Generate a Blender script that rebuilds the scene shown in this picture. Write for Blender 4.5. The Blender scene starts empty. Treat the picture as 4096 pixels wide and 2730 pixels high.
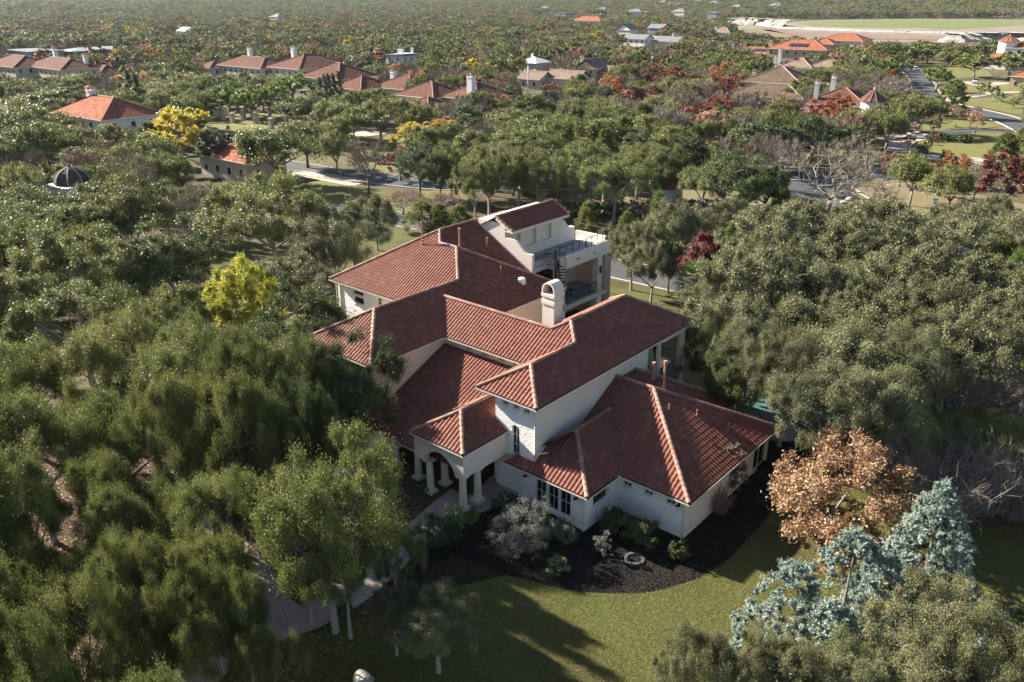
import bpy, math, random
import numpy as np
from mathutils import Matrix, Vector
R_ = math.radians
SC = bpy.context.scene
COL = SC.collection
# ------------------------------------------------------------------ camera
# world: x = along the house front (to the right in the picture), y = along the wings (away), z up
CAMZ = 30.36
F_PX = 3325.2 / 4096 * 2353
def _rot(yaw, pitch, roll):
    cy, sy, cp, sp = math.cos(yaw), math.sin(yaw), math.cos(pitch), math.sin(pitch)
    f = np.array([sy*cp, cy*cp, -sp]); r = np.array([cy, -sy, 0.0]); d = np.cross(f, r)
    cr, sr = math.cos(roll), math.sin(roll)
    return np.array([cr*r + sr*d, -sr*r + cr*d, f])
ROT = _rot(R_(-40.7066), R_(22.6862), R_(0.26677))
CX, CY = 1176.5, 784.1
def ground(u, v, z=0.5):
    """the point of the place at height z that the photograph shows at (u, v) of its 2353-pixel-wide view"""
    d = ROT.T @ np.array([u-CX, v-CY, F_PX]); t = (z-CAMZ)/d[2]
    return (t*d[0], t*d[1], z)
def project(P):
    w = ROT @ (np.array(P, float) - np.array([0, 0, CAMZ]))
    return CX + F_PX*w[0]/w[2], CY + F_PX*w[1]/w[2], w[2]
cam = bpy.data.cameras.new('camera'); co = bpy.data.objects.new('camera', cam); COL.objects.link(co)
cam.sensor_width = 36; cam.lens = 36*3325.2/4096; cam.clip_start = 0.5; cam.clip_end = 20000
M = Matrix.Identity(4)
for i in range(3):
    M[i][0] = ROT[0][i]; M[i][1] = -ROT[1][i]; M[i][2] = -ROT[2][i]
M[2][3] = CAMZ
co.matrix_world = M
SC.camera = co
# ------------------------------------------------------------------ light
SUN_TO = np.array([-1.78, -0.28, 1.0]); SUN_TO /= np.linalg.norm(SUN_TO)
el = math.asin(SUN_TO[2]); az = math.atan2(SUN_TO[0], SUN_TO[1])
W = bpy.data.worlds.new('World'); SC.world = W; W.use_nodes = True
nt = W.node_tree; bg = nt.nodes['Background']
sky = nt.nodes.new('ShaderNodeTexSky'); sky.sky_type = 'NISHITA'; sky.sun_disc = False
sky.sun_elevation = el; sky.sun_rotation = az; sky.altitude = 200; sky.air_density = 1.0; sky.dust_density = 1.0
nt.links.new(sky.outputs[0], bg.inputs[0]); bg.inputs[1].default_value = 0.046
sl = bpy.data.lights.new('sun', 'SUN'); sl.energy = 5.0; sl.angle = R_(0.5); sl.color = (1.0, 0.93, 0.82)
so = bpy.data.objects.new('sun', sl); COL.objects.link(so)
so.rotation_euler = Vector(SUN_TO).to_track_quat('Z', 'Y').to_euler()
SC.view_settings.view_transform = 'Standard'; SC.view_settings.look = 'None'
SC.view_settings.exposure = 2.15; SC.view_settings.gamma = 1
try:
    SC.cycles.use_denoising = True
    SC.cycles.max_bounces = 5; SC.cycles.diffuse_bounces = 3; SC.cycles.glossy_bounces = 2
    SC.cycles.transmission_bounces = 3; SC.cycles.transparent_max_bounces = 4; SC.cycles.volume_bounces = 0
    SC.cycles.sample_clamp_indirect = 6; SC.cycles.caustics_reflective = False; SC.cycles.caustics_refractive = False
except Exception: pass
# ------------------------------------------------------------------ mesh helpers
class MB:
    def __init__(s): s.v = []; s.f = []; s.a = []; s.m = []
    def face(s, pts, a=0.5, m=0):
        n = len(s.v); s.v.extend([tuple(p) for p in pts]); s.f.append(tuple(range(n, n+len(pts)))); s.a.append(a); s.m.append(m); return s
    def box(s, x0, x1, y0, y1, z0, z1, m=0):
        n = len(s.v)
        s.v += [(x0,y0,z0),(x1,y0,z0),(x1,y1,z0),(x0,y1,z0),(x0,y0,z1),(x1,y0,z1),(x1,y1,z1),(x0,y1,z1)]
        for q in ((0,3,2,1),(4,5,6,7),(0,1,5,4),(1,2,6,5),(2,3,7,6),(3,0,4,7)):
            s.f.append(tuple(n+i for i in q)); s.a.append(0.5); s.m.append(m)
        return s
    def obox(s, p0, p1, w, z0, z1, m=0):
        """upright slab along p0-p1 of width w"""
        dx, dy = p1[0]-p0[0], p1[1]-p0[1]; L = math.hypot(dx, dy) or 1; nx, ny = -dy/L*w/2, dx/L*w/2
        pl = [(p0[0]-nx,p0[1]-ny),(p1[0]-nx,p1[1]-ny),(p1[0]+nx,p1[1]+ny),(p0[0]+nx,p0[1]+ny)]
        return s.prism(pl, z0, z1, m)
    def prism(s, pl, z0, z1, m=0):
        n = len(pl); k = len(s.v)
        s.v += [(p[0],p[1],z0) for p in pl] + [(p[0],p[1],z1) for p in pl]
        s.f.append(tuple(k+i for i in range(n-1,-1,-1))); s.f.append(tuple(k+n+i for i in range(n)))
        for i in range(n):
            j = (i+1) % n; s.f.append((k+i,k+j,k+n+j,k+n+i))
        s.a += [0.5]*(n+2); s.m += [m]*(n+2); return s
    def slabpoly(s, pts, d, m=0):
        """a plane outline given thickness along vector d"""
        n = len(pts); k = len(s.v); pts = [tuple(p) for p in pts]
        s.v += pts + [(p[0]+d[0],p[1]+d[1],p[2]+d[2]) for p in pts]
        s.f.append(tuple(k+i for i in range(n))); s.f.append(tuple(k+n+i for i in range(n-1,-1,-1)))
        for i in range(n):
            j = (i+1) % n; s.f.append((k+j,k+i,k+n+i,k+n+j))
        s.a += [0.5]*(n+2); s.m += [m]*(n+2); return s
    def tube(s, pts, r, n=6, m=0, cap=True, a=0.5):
        pts = [np.array(p, float) for p in pts]; rs = r if hasattr(r, '__len__') else [r]*len(pts)
        k = len(s.v); prev = None
        for i, p in enumerate(pts):
            t = pts[min(i+1,len(pts)-1)] - pts[max(i-1,0)]; L = np.linalg.norm(t); t = t/L if L else np.array([0,0,1.])
            if prev is None:
                u = np.cross(t, [0,0,1.] if abs(t[2])<0.9 else [1.,0,0])
            else: u = prev - t*np.dot(prev, t)
            u /= (np.linalg.norm(u) or 1); w = np.cross(t, u); prev = u
            for j in range(n):
                c = 2*math.pi*j/n; s.v.append(tuple(p + rs[i]*(math.cos(c)*u + math.sin(c)*w)))
        for i in range(len(pts)-1):
            for j in range(n):
                a0 = k+i*n+j; a1 = k+i*n+(j+1)%n
                s.f.append((a0,a1,a1+n,a0+n)); s.a.append(a); s.m.append(m)
        if cap:
            s.f.append(tuple(k+j for j in range(n-1,-1,-1))); s.f.append(tuple(k+(len(pts)-1)*n+j for j in range(n))); s.a += [a,a]; s.m += [m,m]
        return s
    def lathe(s, c, prof, n=16, m=0):
        k = len(s.v)
        for r, z in prof:
            for j in range(n):
                t = 2*math.pi*j/n; s.v.append((c[0]+r*math.cos(t), c[1]+r*math.sin(t), c[2]+z))
        for i in range(len(prof)-1):
            for j in range(n):
                a0 = k+i*n+j; a1 = k+i*n+(j+1)%n; s.f.append((a0,a1,a1+n,a0+n)); s.a.append(.5); s.m.append(m)
        s.f.append(tuple(k+j for j in range(n-1,-1,-1))); s.f.append(tuple(k+(len(prof)-1)*n+j for j in range(n))); s.a += [.5,.5]; s.m += [m,m]
        return s
    def mesh(s, name, mats, attr=False, smooth=False):
        me = bpy.data.meshes.new(name); me.from_pydata(s.v, [], s.f)
        for mt in (mats if isinstance(mats, (list, tuple)) else [mats]): me.materials.append(mt)
        me.polygons.foreach_set('material_index', s.m)
        if attr:
            at = me.attributes.new('rnd', 'FLOAT', 'FACE'); at.data.foreach_set('value', s.a)
        if smooth: me.polygons.foreach_set('use_smooth', [True]*len(s.f))
        me.update(); return me
    def build(s, name, mats, parent=None, attr=False, smooth=False):
        return link(name, s.mesh(name, mats, attr, smooth), parent)
def link(name, data, parent=None):
    o = bpy.data.objects.new(name, data); COL.objects.link(o)
    if parent is not None: o.parent = parent
    return o
def tag(o, label, cat, group=None, kind=None):
    o['label'] = label; o['category'] = cat
    if group: o['group'] = group
    if kind: o['kind'] = kind
    return o
def thing(name, label, cat, loc=(0,0,0), rz=0, group=None):
    o = link(name, None); o.location = loc; o.rotation_euler = (0,0,rz); return tag(o, label, cat, group)
def struct(o): o['kind'] = 'structure'; return o
# ------------------------------------------------------------------ materials
def newmat(name):
    m = bpy.data.materials.new(name); m.use_nodes = True; t = m.node_tree
    return m, t, t.nodes['Principled BSDF']
def N(t, kind, **kw):
    n = t.nodes.new('ShaderNode'+kind)
    for k, v in kw.items():
        if k in n.inputs: n.inputs[k].default_value = v
        else: setattr(n, k, v)
    return n
def ramp(t, fac, stops):
    r = t.nodes.new('ShaderNodeValToRGB'); e = r.color_ramp.elements
    while len(e) < len(stops): e.new(0.5)
    for el_, (p, c) in zip(e, stops): el_.position = p; el_.color = (*c, 1)
    t.links.new(fac, r.inputs[0]); return r.outputs[0]
def mixc(t, fac, a, b, mode='MIX'):
    n = t.nodes.new('ShaderNodeMix'); n.data_type = 'RGBA'; n.blend_type = mode
    for sock, val in ((n.inputs[0], fac), (n.inputs[6], a), (n.inputs[7], b)):
        if hasattr(val, 'is_linked'): t.links.new(val, sock)
        elif isinstance(val, (tuple, list)): sock.default_value = (*val, 1) if len(val) == 3 else val
        else: sock.default_value = val
    return n.outputs[2]
def noise(t, scale, detail=4, rough=.55, coord='Object', dim='3D'):
    tc = t.nodes.get('TC') or t.nodes.new('ShaderNodeTexCoord'); tc.name = 'TC'
    n = N(t, 'TexNoise', Scale=scale, Detail=detail, Roughness=rough); t.links.new(tc.outputs[coord], n.inputs['Vector'])
    return n.outputs['Fac']
def bump(t, b, h, strength=.4, dist=.03):
    n = N(t, 'Bump', Strength=strength, Distance=dist); t.links.new(h, n.inputs['Height']); t.links.new(n.outputs[0], b.inputs['Normal'])
def simple(name, c1, c2, scale=1.5, rough=.8, bs=0, bscale=20, bdist=.02, metal=0, spec=.2):
    m, t, b = newmat(name)
    t.links.new(ramp(t, noise(t, scale, 6, .6), [(.3, c1), (.7, c2)]), b.inputs['Base Color'])
    b.inputs['Roughness'].default_value = rough; b.inputs['Metallic'].default_value = metal; b.inputs['Specular IOR Level'].default_value = spec
    if bs: bump(t, b, noise(t, bscale, 5, .6), bs, bdist)
    return m
def tile_mat(name, cols, rough=.55):
    """terracotta: one random value per tile, weather blotches over it"""
    m, t, b = newmat(name)
    at = N(t, 'Attribute'); at.attribute_name = 'rnd'
    c = ramp(t, at.outputs['Fac'], cols)
    w = noise(t, .35, 5, .65)
    c = mixc(t, ramp(t, w, [(.42, (0,0,0)), (.75, (.45,.45,.45))]), c, (.10, .036, .026))
    g = noise(t, 2.2, 5, .7)
    c = mixc(t, ramp(t, g, [(.55, (0,0,0)), (.8, (.25,.25,.25))]), c, (.23, .115, .08))
    t.links.new(c, b.inputs['Base Color']); b.inputs['Roughness'].default_value = rough; b.inputs['Specular IOR Level'].default_value = .12
    bump(t, b, noise(t, 14, 4, .6), .25, .01)
    return m
def bg_tile(name, c1, c2, c3=None, w=.32, rot=False):
    """roof of a distant house: barrel rows from the UV map (metres along eave, metres up the slope)"""
    m, t, b = newmat(name)
    uv = N(t, 'UVMap'); sp = N(t, 'SeparateXYZ'); t.links.new(uv.outputs[0], sp.inputs[0])
    def band(sock, per, shape):
        d = N(t, 'Math', operation='DIVIDE'); t.links.new(sock, d.inputs[0]); d.inputs[1].default_value = per
        fr = N(t, 'Math', operation='FRACT'); t.links.new(d.outputs[0], fr.inputs[0]); return fr.outputs[0], d.outputs[0]
    fu, du = band(sp.outputs[0], w, 0); fv, dv = band(sp.outputs[1], .36, 0)
    sn = N(t, 'Math', operation='SINE'); mu = N(t, 'Math', operation='MULTIPLY'); t.links.new(fu, mu.inputs[0]); mu.inputs[1].default_value = math.pi; t.links.new(mu.outputs[0], sn.inputs[0])
    wn = N(t, 'TexWhiteNoise'); wn.noise_dimensions = '2D'; cb = N(t, 'CombineXYZ')
    for k, s in enumerate((du, dv)):
        fl = N(t, 'Math', operation='FLOOR'); t.links.new(s, fl.inputs[0]); t.links.new(fl.outputs[0], cb.inputs[k])
    t.links.new(cb.outputs[0], wn.inputs['Vector'])
    c = ramp(t, wn.outputs['Value'], [(0, c1), (.6, c2), (1, c3 or c2)])
    c = mixc(t, ramp(t, noise(t, .25, 5, .65), [(.4, (0,0,0)), (.8, (.5,.5,.5))]), c, tuple(x*.55 for x in c1))
    t.links.new(c, b.inputs['Base Color']); b.inputs['Roughness'].default_value = .95; b.inputs['Specular IOR Level'].default_value = .06
    ad = N(t, 'Math', operation='SUBTRACT'); t.links.new(sn.outputs[0], ad.inputs[0]); t.links.new(fv, ad.inputs[1])
    bump(t, b, ad.outputs[0], .35, .03)
    return m
def wall_stone(name, c1, c2):
    """painted limestone blocks: rough courses under white paint"""
    m, t, b = newmat(name)
    tc = N(t, 'TexCoord'); mp = N(t, 'Mapping'); mp.inputs['Scale'].default_value = (1.6, 1.6, 4.2); t.links.new(tc.outputs['Object'], mp.inputs[0])
    vo = N(t, 'TexVoronoi', Scale=1.5); vo.feature = 'DISTANCE_TO_EDGE'; t.links.new(mp.outputs[0], vo.inputs['Vector'])
    j = ramp(t, vo.outputs['Distance'], [(0, (0,0,0)), (.12, (1,1,1))])
    n1 = noise(t, 3.2, 8, .72); n2 = noise(t, .8, 5, .6)
    c = ramp(t, n1, [(.3, c2), (.52, c1)])
    c = mixc(t, ramp(t, n2, [(.60, (0,0,0)), (.72, (.5,.5,.5))]), c, (.55, .47, .38))
    t.links.new(c, b.inputs['Base Color']); b.inputs['Roughness'].default_value = .85
    h = mixc(t, .75, j, n1); bump(t, b, h, .7, .05)
    return m
def leaf_mat(name, stops, trans=.25, rough=.42, var=.35, spec=.5, hue=.03):
    m, t, b = newmat(name)
    at = N(t, 'Attribute'); at.attribute_name = 'rnd'
    c = ramp(t, at.outputs['Fac'], stops)
    oi = N(t, 'ObjectInfo')
    mr = N(t, 'MapRange'); t.links.new(oi.outputs['Random'], mr.inputs[0]); mr.inputs[3].default_value = 1-var; mr.inputs[4].default_value = 1+var
    hs = N(t, 'HueSaturation'); t.links.new(c, hs.inputs['Color']); t.links.new(mr.outputs[0], hs.inputs['Value'])
    m2 = N(t, 'Math', operation='MULTIPLY'); t.links.new(oi.outputs['Random'], m2.inputs[0]); m2.inputs[1].default_value = 37.7
    fr = N(t, 'Math', operation='FRACT'); t.links.new(m2.outputs[0], fr.inputs[0])
    mh = N(t, 'MapRange'); t.links.new(fr.outputs[0], mh.inputs[0]); mh.inputs[3].default_value = .5-hue; mh.inputs[4].default_value = .5+hue; t.links.new(mh.outputs[0], hs.inputs['Hue'])
    t.links.new(hs.outputs[0], b.inputs['Base Color']); b.inputs['Roughness'].default_value = rough; b.inputs['Specular IOR Level'].default_value = spec
    tr = N(t, 'BsdfTranslucent'); t.links.new(hs.outputs[0], tr.inputs[0])
    mx = N(t, 'MixShader'); mx.inputs[0].default_value = trans
    t.links.new(b.outputs[0], mx.inputs[1]); t.links.new(tr.outputs[0], mx.inputs[2]); t.links.new(mx.outputs[0], t.nodes['Material Output'].inputs[0])
    return m
MT = {}
MT['tile'] = tile_mat('terracotta_tile', rough=.72, cols= [(0, (.150,.056,.038)), (.5, (.168,.064,.044)), (.85, (.185,.074,.052)), (1, (.22,.095,.070))])
MT['cap'] = tile_mat('ridge_tile', [(0, (.21,.115,.085)), (1, (.32,.195,.145))])
MT['stone'] = wall_stone('painted_limestone', (.80,.77,.73), (.66,.62,.57))
MT['stucco'] = simple('cream_stucco', (.60,.49,.36), (.67,.56,.43), .6, .85, .25, 30, .01)
MT['stucco_grey'] = simple('pale_stucco', (.56,.50,.42), (.64,.58,.50), .6, .85, .25, 30, .01)
MT['trim'] = simple('cream_trim', (.58,.50,.40), (.66,.58,.48), 1, .6)
MT['gutter'] = simple('pale_gutter_metal', (.55,.50,.43), (.66,.61,.54), 1.5, .45)
MT['column'] = simple('cast_column', (.58,.50,.39), (.66,.58,.47), 2, .75)
MT['frame'] = simple('window_frame', (.60,.58,.54), (.66,.64,.60), 2, .5)
MT['glass'] = simple('dark_glass', (.010,.011,.012), (.02,.021,.022), .8, .06, spec=.5)
MT['iron'] = simple('black_iron', (.012,.012,.014), (.025,.025,.027), 3, .5)
MT['flash'] = simple('lead_flashing', (.05,.05,.05), (.09,.09,.085), 3, .6)
MT['flagstone'] = None
def paver(name, c1, c2, sc):
    m, t, b = newmat(name)
    tc = N(t, 'TexCoord'); vo = N(t, 'TexVoronoi', Scale=sc); vo.feature = 'DISTANCE_TO_EDGE'; t.links.new(tc.outputs['Object'], vo.inputs['Vector'])
    j = ramp(t, vo.outputs['Distance'], [(.0, (0,0,0)), (.03, (1,1,1))])
    c = ramp(t, noise(t, .9, 6, .65), [(.3, c1), (.7, c2)])
    t.links.new(mixc(t, j, tuple(x*.6 for x in c1), c), b.inputs['Base Color']); b.inputs['Roughness'].default_value = .85
    bump(t, b, j, .4, .015); return m
MT['flagstone'] = paver('stamped_concrete', (.27,.21,.17), (.36,.29,.24), 1.3)
MT['drive'] = paver('drive_pavers', (.27,.215,.165), (.34,.28,.225), 2.2)
MT['wood'] = simple('dark_door_wood', (.03,.018,.012), (.05,.03,.02), 3, .5)
MT['mulch'] = simple('black_mulch', (.006,.005,.0045), (.022,.018,.015), 9, .95, 1.0, 26, .06)
MT['litter'] = simple('leaf_litter', (.045,.03,.018), (.11,.075,.045), 3, .95, .8, 22, .05)
MT['asphalt'] = simple('asphalt', (0.045, 0.046, 0.050), (0.064, 0.065, 0.069), .5, .85, .2, 60, .01)
MT['kerb'] = simple('kerb_concrete', (0.315, 0.285, 0.240), (0.390, 0.352, 0.300), 1.2, .85)
MT['bark'] = simple('oak_bark', (.11,.095,.08), (.24,.215,.19), 4, .9, .6, 18, .03)
MT['bark_pale'] = simple('grey_bark', (.20,.175,.15), (.34,.31,.27), 4, .9, .4, 18, .02)
MT['water'] = simple('pool_water', (.05,.11,.11), (.07,.14,.14), .4, .05, .3, 5, .05, spec=.5)
MT['deck'] = simple('worn_deck', (.12,.12,.125), (.33,.33,.33), 1.1, .7)
MT['wicker'] = simple('dark_wicker', (.03,.027,.024), (.06,.055,.05), 20, .7)
MT['cushion'] = simple('grey_cushion', (.20,.21,.20), (.28,.29,.28), 8, .9)
MT['metal'] = simple('pale_metal', (.55,.56,.58), (.7,.7,.72), 2, .35)
# ================================================================== the villa
rng = random.Random(4)
def clip_half(poly, axis, val, keep_ge):
    out = []
    n = len(poly)
    for i in range(n):
        a, b = poly[i], poly[(i+1) % n]
        ia = (a[axis] >= val) == keep_ge or a[axis] == val; ib = (b[axis] >= val) == keep_ge or b[axis] == val
        if ia: out.append(a)
        if ia != ib:
            t = (val-a[axis])/(b[axis]-a[axis]); out.append(tuple(a[k]+t*(b[k]-a[k]) for k in range(2)))
    return out
TW, TE = 0.30, 0.36
PROF = [(0,0),(.10,.62),(.22,.95),(.33,1),(.44,.95),(.56,.62),(.66,0),(1,0)]
def tile_hash(i, j): return ((i*73856093) ^ (j*19349663)) % 9973/9973.0
def tile_face(mb, P, amp=.050, lift=.022):
    """barrel tiles laid over a roof face; P[0]-P[1] is its eave"""
    P = [np.array(p, float) for p in P]
    u = P[1]-P[0]; u[2] = 0; u /= np.linalg.norm(u)
    n = np.cross(P[1]-P[0], P[2]-P[0]); n /= np.linalg.norm(n)
    if n[2] < 0: n = -n
    v = np.cross(n, u); v = v if v[2] > 0 else -v
    o = P[0]
    ub = float(np.dot(o, u))
    pl = [(float(np.dot(p-o, u))+ub, float(np.dot(p-o, v))) for p in P]
    v1 = max(q[1] for q in pl)
    def w3(a, b, h): return o + (a-ub)*u + b*v + h*n
    # plain backing sheet under the tiles
    mb.face([p - 0.01*n for p in P], .2)
    r = 0
    while r*TE < v1:
        va, vb = r*TE, (r+1)*TE
        strip = clip_half(clip_half(pl, 1, va, True), 1, vb, False)
        if len(strip) >= 3:
            umin = min(q[0] for q in strip); umax = max(q[0] for q in strip)
            lo = [q[0] for q in strip if abs(q[1]-va) < 1e-6]
            k0 = math.floor(umin/TW); k1 = math.floor(umax/TW)
            for k in range(k0, k1+1):
                a = tile_hash(k, r); wob = (tile_hash(k+9, r+5)-.5)*.008; off = (tile_hash(k+31, r)-.5)*.02
                for s in range(len(PROF)-1):
                    ua, ub_ = (k+PROF[s][0])*TW, (k+PROF[s+1][0])*TW
                    if ub_ <= umin or ua >= umax: continue
                    q = clip_half(clip_half(strip, 0, ua, True), 0, ub_, False)
                    if len(q) < 3: continue
                    h0, h1 = PROF[s][1]*amp, PROF[s+1][1]*amp
                    def hh(a_, b_): 
                        f = (a_-ua)/(ub_-ua); return h0+(h1-h0)*f + lift*(1-(b_-va)/TE) + .006 + wob
                    mb.face([w3(a_, b_, hh(a_, b_)) for a_, b_ in q], a)
                    # butt end of the tile
                    if lo and len(lo) >= 2:
                        x0, x1 = max(ua, min(lo)), min(ub_, max(lo))
                        if x1 - x0 > 1e-4:
                            mb.face([w3(x0, va, 0), w3(x1, va, 0), w3(x1, va, hh(x1, va)), w3(x0, va, hh(x0, va))], a)
        r += 1
def cap_run(mb, A, B, r=.12):
    """a run of overlapping half-round ridge tiles"""
    A, B = np.array(A, float), np.array(B, float); L = np.linalg.norm(B-A); t = (B-A)/L
    n = max(1, int(L/.40)); s = np.cross(t, [0,0,1.]); s /= np.linalg.norm(s); up = np.cross(s, t)
    for i in range(n):
        p, q = A+t*L*i/n, A+t*(L*(i+1)/n+.05); a = rng.random()
        r0, r1 = r*1.12, r*.92
        ring = []
        for c, rr in ((p, r0), (q, r1)):
            ring.append([c + rr*(math.cos(th)*s*1.15 + math.sin(th)*up) - up*.02 for th in [math.pi*k/8 - .15 + (.3*k/8) for k in range(9)]])
        for k in range(8): mb.face([ring[0][k], ring[0][k+1], ring[1][k+1], ring[1][k]], a)
        mb.face(ring[0][::-1], a)
villa = thing('villa', 'large white villa with red tile roofs in the middle of the picture', 'house', (0,0,0))
ridges = []
def roof(faces, caps, name='roof', eaves=(), zg=.10, tilt=None):
    mb = MB()
    for f in faces: tile_face(mb, f)
    o = mb.build(name, MT['tile'], villa, attr=True)
    if caps:
        cb = MB()
        for c in caps: cap_run(cb, np.array(c[0])+np.array([0,0,.06]), np.array(c[1])+np.array([0,0,.06]))
        cb.build('ridge_cap', MT['cap'], o, attr=True)
    if eaves:
        gb = MB(); fb = MB()
        for a, b in eaves:          # gutter trough outside the eave, soffit board behind it
            a = np.array(a, float); b = np.array(b, float); t = (b-a); L = np.linalg.norm(t); t /= L
            out = np.array([t[1], -t[0], 0.0])
            pr = [(0,.0),(0,-.13),(.03,-.15),(.10,-.14),(.135,-.09),(.14,.01),(.125,.01),(.12,-.08),(.09,-.12),(.02,-.125)]
            A_ = [a+out*x+np.array([0,0,z]) for x, z in pr]; B_ = [b+out*x+np.array([0,0,z]) for x, z in pr]
            for k in range(len(pr)-1): gb.face([A_[k], B_[k], B_[k+1], A_[k+1]])
            gb.face(A_); gb.face(B_[::-1])
            i_ = -out*.47
            fb.face([a-[0,0,.16], b-[0,0,.16], b+i_-[0,0,.16], a+i_-[0,0,.16]])
            fb.face([a-[0,0,.16], b-[0,0,.16], b-[0,0,.0], a-[0,0,.0]])
        gb.build('gutter', MT['gutter'], o); fb.build('soffit', MT['trim'], o)
    return o
def hipverts(x0, x1, y0, y1, z, s):
    pass
S = .57; ZT = 7.28
# main two-storey wing: tower T, wing M
xT, xTl, yT, yMb, wM, yK = -27.92, -32.81, 34.67, 53.80, 3.86, 39.33
wT = (xT-xTl)/2; xr = xT-wT; zr = ZT+S*wT; xm = xT-wM; zm = ZT+S*wM; xMl = xT-2*wM
Ta = (xr, yT+wT, zr); Tb = (xr, yK+wT, zr); Ma = (xm, yK+wM, zm); Mb_ = (xm, yMb-wM, zm)
tcr = (xT, yT, ZT); tcl = (xTl, yT, ZT)
roof([[tcl, tcr, Ta]], [(tcl, Ta), (tcr, Ta), (Ta, Tb)], eaves=[(tcl, tcr)])
roof([[tcr, (xT, yMb, ZT), Mb_, Ma, Tb, Ta]], [(Tb, Ma), (Ma, Mb_), ((xT, yMb, ZT), Mb_)], eaves=[(tcr, (xT, yMb, ZT))]) if False else None
def roof_multi(polys, caps, eaves): return roof(polys, caps, eaves=eaves)
# the long shaded slope is not convex, so it is laid as two convex faces that share their rows
roof([[tcr, (xT, yK, ZT), Tb, Ta]], [], eaves=[(tcr, (xT, yK, ZT))])
roof([[(xT, yK, ZT), (xT, yMb, ZT), Mb_, Ma]], [(Tb, Ma), (Ma, Mb_), ((xT, yMb, ZT), Mb_)], eaves=[((xT, yK, ZT), (xT, yMb, ZT))])
roof([[(xTl, yK+wT*2, ZT-.004), tcl, Ta, Tb]], [], eaves=[((xTl, yK, ZT), tcl)])
roof([[(xMl, yMb, ZT), (xMl, yK, ZT), Ma, Mb_], [(xT, yMb, ZT), (xMl, yMb, ZT), Mb_]], [((xMl, yMb, ZT), Mb_), ((xMl+2.92, yK+2.92, ZT+S*2.92), Ma)])
# connector K with the hip end of M in the same plane
xD, yD, wD, yG, wG, xU, wU, yUb, wK = -40.32, 32.32, 3.76, 40.95, 6.48, -42.26, 7.70, 64.81, 2.92
zk = ZT+S*wK
roof([[(xMl, yK, ZT), (xT, yK, ZT), Ma], [(xD, yK, ZT), (xMl, yK, ZT), (xMl+wK, yK+wK, zk), (xD-wK, yK+wK, zk)]],
     [((xD-wK, yK+wK, zk), (xMl+wK, yK+wK, zk))], eaves=[((xD+.12, yK, ZT), (-33.1, yK, ZT))])
roof([[(xMl+1, yK+2*wK, ZT), (xD, yK+2*wK, ZT), (xD-wK, yK+wK, zk), (xMl+wK, yK+wK, zk)]], [])
# D wing and the big roof G/U
zd = ZT+S*wD; Da = (xD-wD, yD+wD, zd); Db = (xD-wD, yG+wD, zd); xDl = xD-2*wD
zg = ZT+S*wG; Ga = (xD-wG, yG+wG, zg); Gb = (xU-wG, yG+wG, zg); zu = ZT+S*wU; Ua = (xU-wU, yG+wU, zu); Ub = (xU-wU, yUb-wU, zu)
FL = (-56.57, 41.60, ZT+S*.65); FR = (xD-.65, 41.60, ZT+S*.65)
roof([[(xD, yD, ZT), (xD, yG, ZT), Db, Da]], [((xD, yD, ZT), Da), (Da, Db)], eaves=[((xD, yD, ZT), (xD, yK-.13, ZT))])
roof([[(xDl, yD, ZT), (xD, yD, ZT), Da]], [((xDl, yD, ZT), Da)], eaves=[((xDl, yD, ZT), (xD, yD, ZT))])
roof([[(xDl, 44, ZT), (xDl, yD, ZT), Da, (xD-wD, 44, zd)]], [], eaves=[((xDl, 41.9, ZT), (xDl, yD, ZT))])
roof([[FL, FR, Ga, Gb, Ua]], [(FL, Ua), (Gb, Ga), (Gb, Ua)], eaves=[(FL, (-44.0, 41.60, ZT+S*.65))])
roof([[(xD, yG, ZT), (xD, yG+2*wG, ZT), Ga]], [(Db, Ga), ((xD, yG+2*wG, ZT), Ga)], eaves=[((xD, yK+2*wK, ZT), (xD, yG+2*wG, ZT))])
zU = lambda x: ZT+S*(xU-x)
roof([[(xU, yG, ZT), (xU, 53.0, ZT), (xU-wU, 53.0, zu), Ua], [(-46.95, 53.0, zU(-46.95)), (-46.95, 60.0, zU(-46.95)), Ub, (xU-wU, 53.0, zu)]], [(Ua, Ub)])
roof([[(-46.95, yUb-.001, ZT), (-57.66, yUb, ZT), Ub], [(-57.66, yUb, ZT), (-57.66, 42.25, ZT), Ua, Ub], [(xD, yG+2*wG, ZT-.006), (-48.8, yG+2*wG, ZT-.006), (Gb[0], Gb[1], zg-.006), (Ga[0], Ga[1], zg-.006)]], [((-57.66, yUb, ZT), Ub)])
# one-storey parts
ZE = 2.95; SE = .53
E0, E1, EY0, EY1 = -28.25, -18.90, 37.70, 49.80; hE = (EY1-EY0)/2; Ea = (E1-hE-.3, EY0+hE, ZE+SE*hE); Eb = (E0, EY0+hE, Ea[2])
SF = .60; F0, F1, FY = -30.36, -23.78, 34.36; hF = (F1-F0)/2; zF = ZE+SF*hF; Fa = (F0+hF, FY+hF, zF); Fb = (F0+hF, EY0+(zF-ZE)/SE, zF)
fr_valley = (F1, EY0, ZE)
roof([[(E0, EY0, ZE), (E1, EY0, ZE), Ea, Eb]], [((E1, EY0, ZE), Ea), (Eb, Ea)], eaves=[((F1+.13, EY0, ZE), (E1, EY0, ZE))])
roof([[(E1, EY0, ZE), (E1, EY1, ZE), Ea]], [((E1, EY1, ZE), Ea)], eaves=[((E1, EY0, ZE), (E1, EY1, ZE))])
roof([[(E1, EY1, ZE), (E0, EY1, ZE), Eb, Ea]], [])
roof([[(F0, FY, ZE), (F1, FY, ZE), Fa]], [((F0, FY, ZE), Fa), ((F1, FY, ZE), Fa), (Fa, Fb)], eaves=[((F0, FY, ZE), (F1, FY, ZE))])
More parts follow.
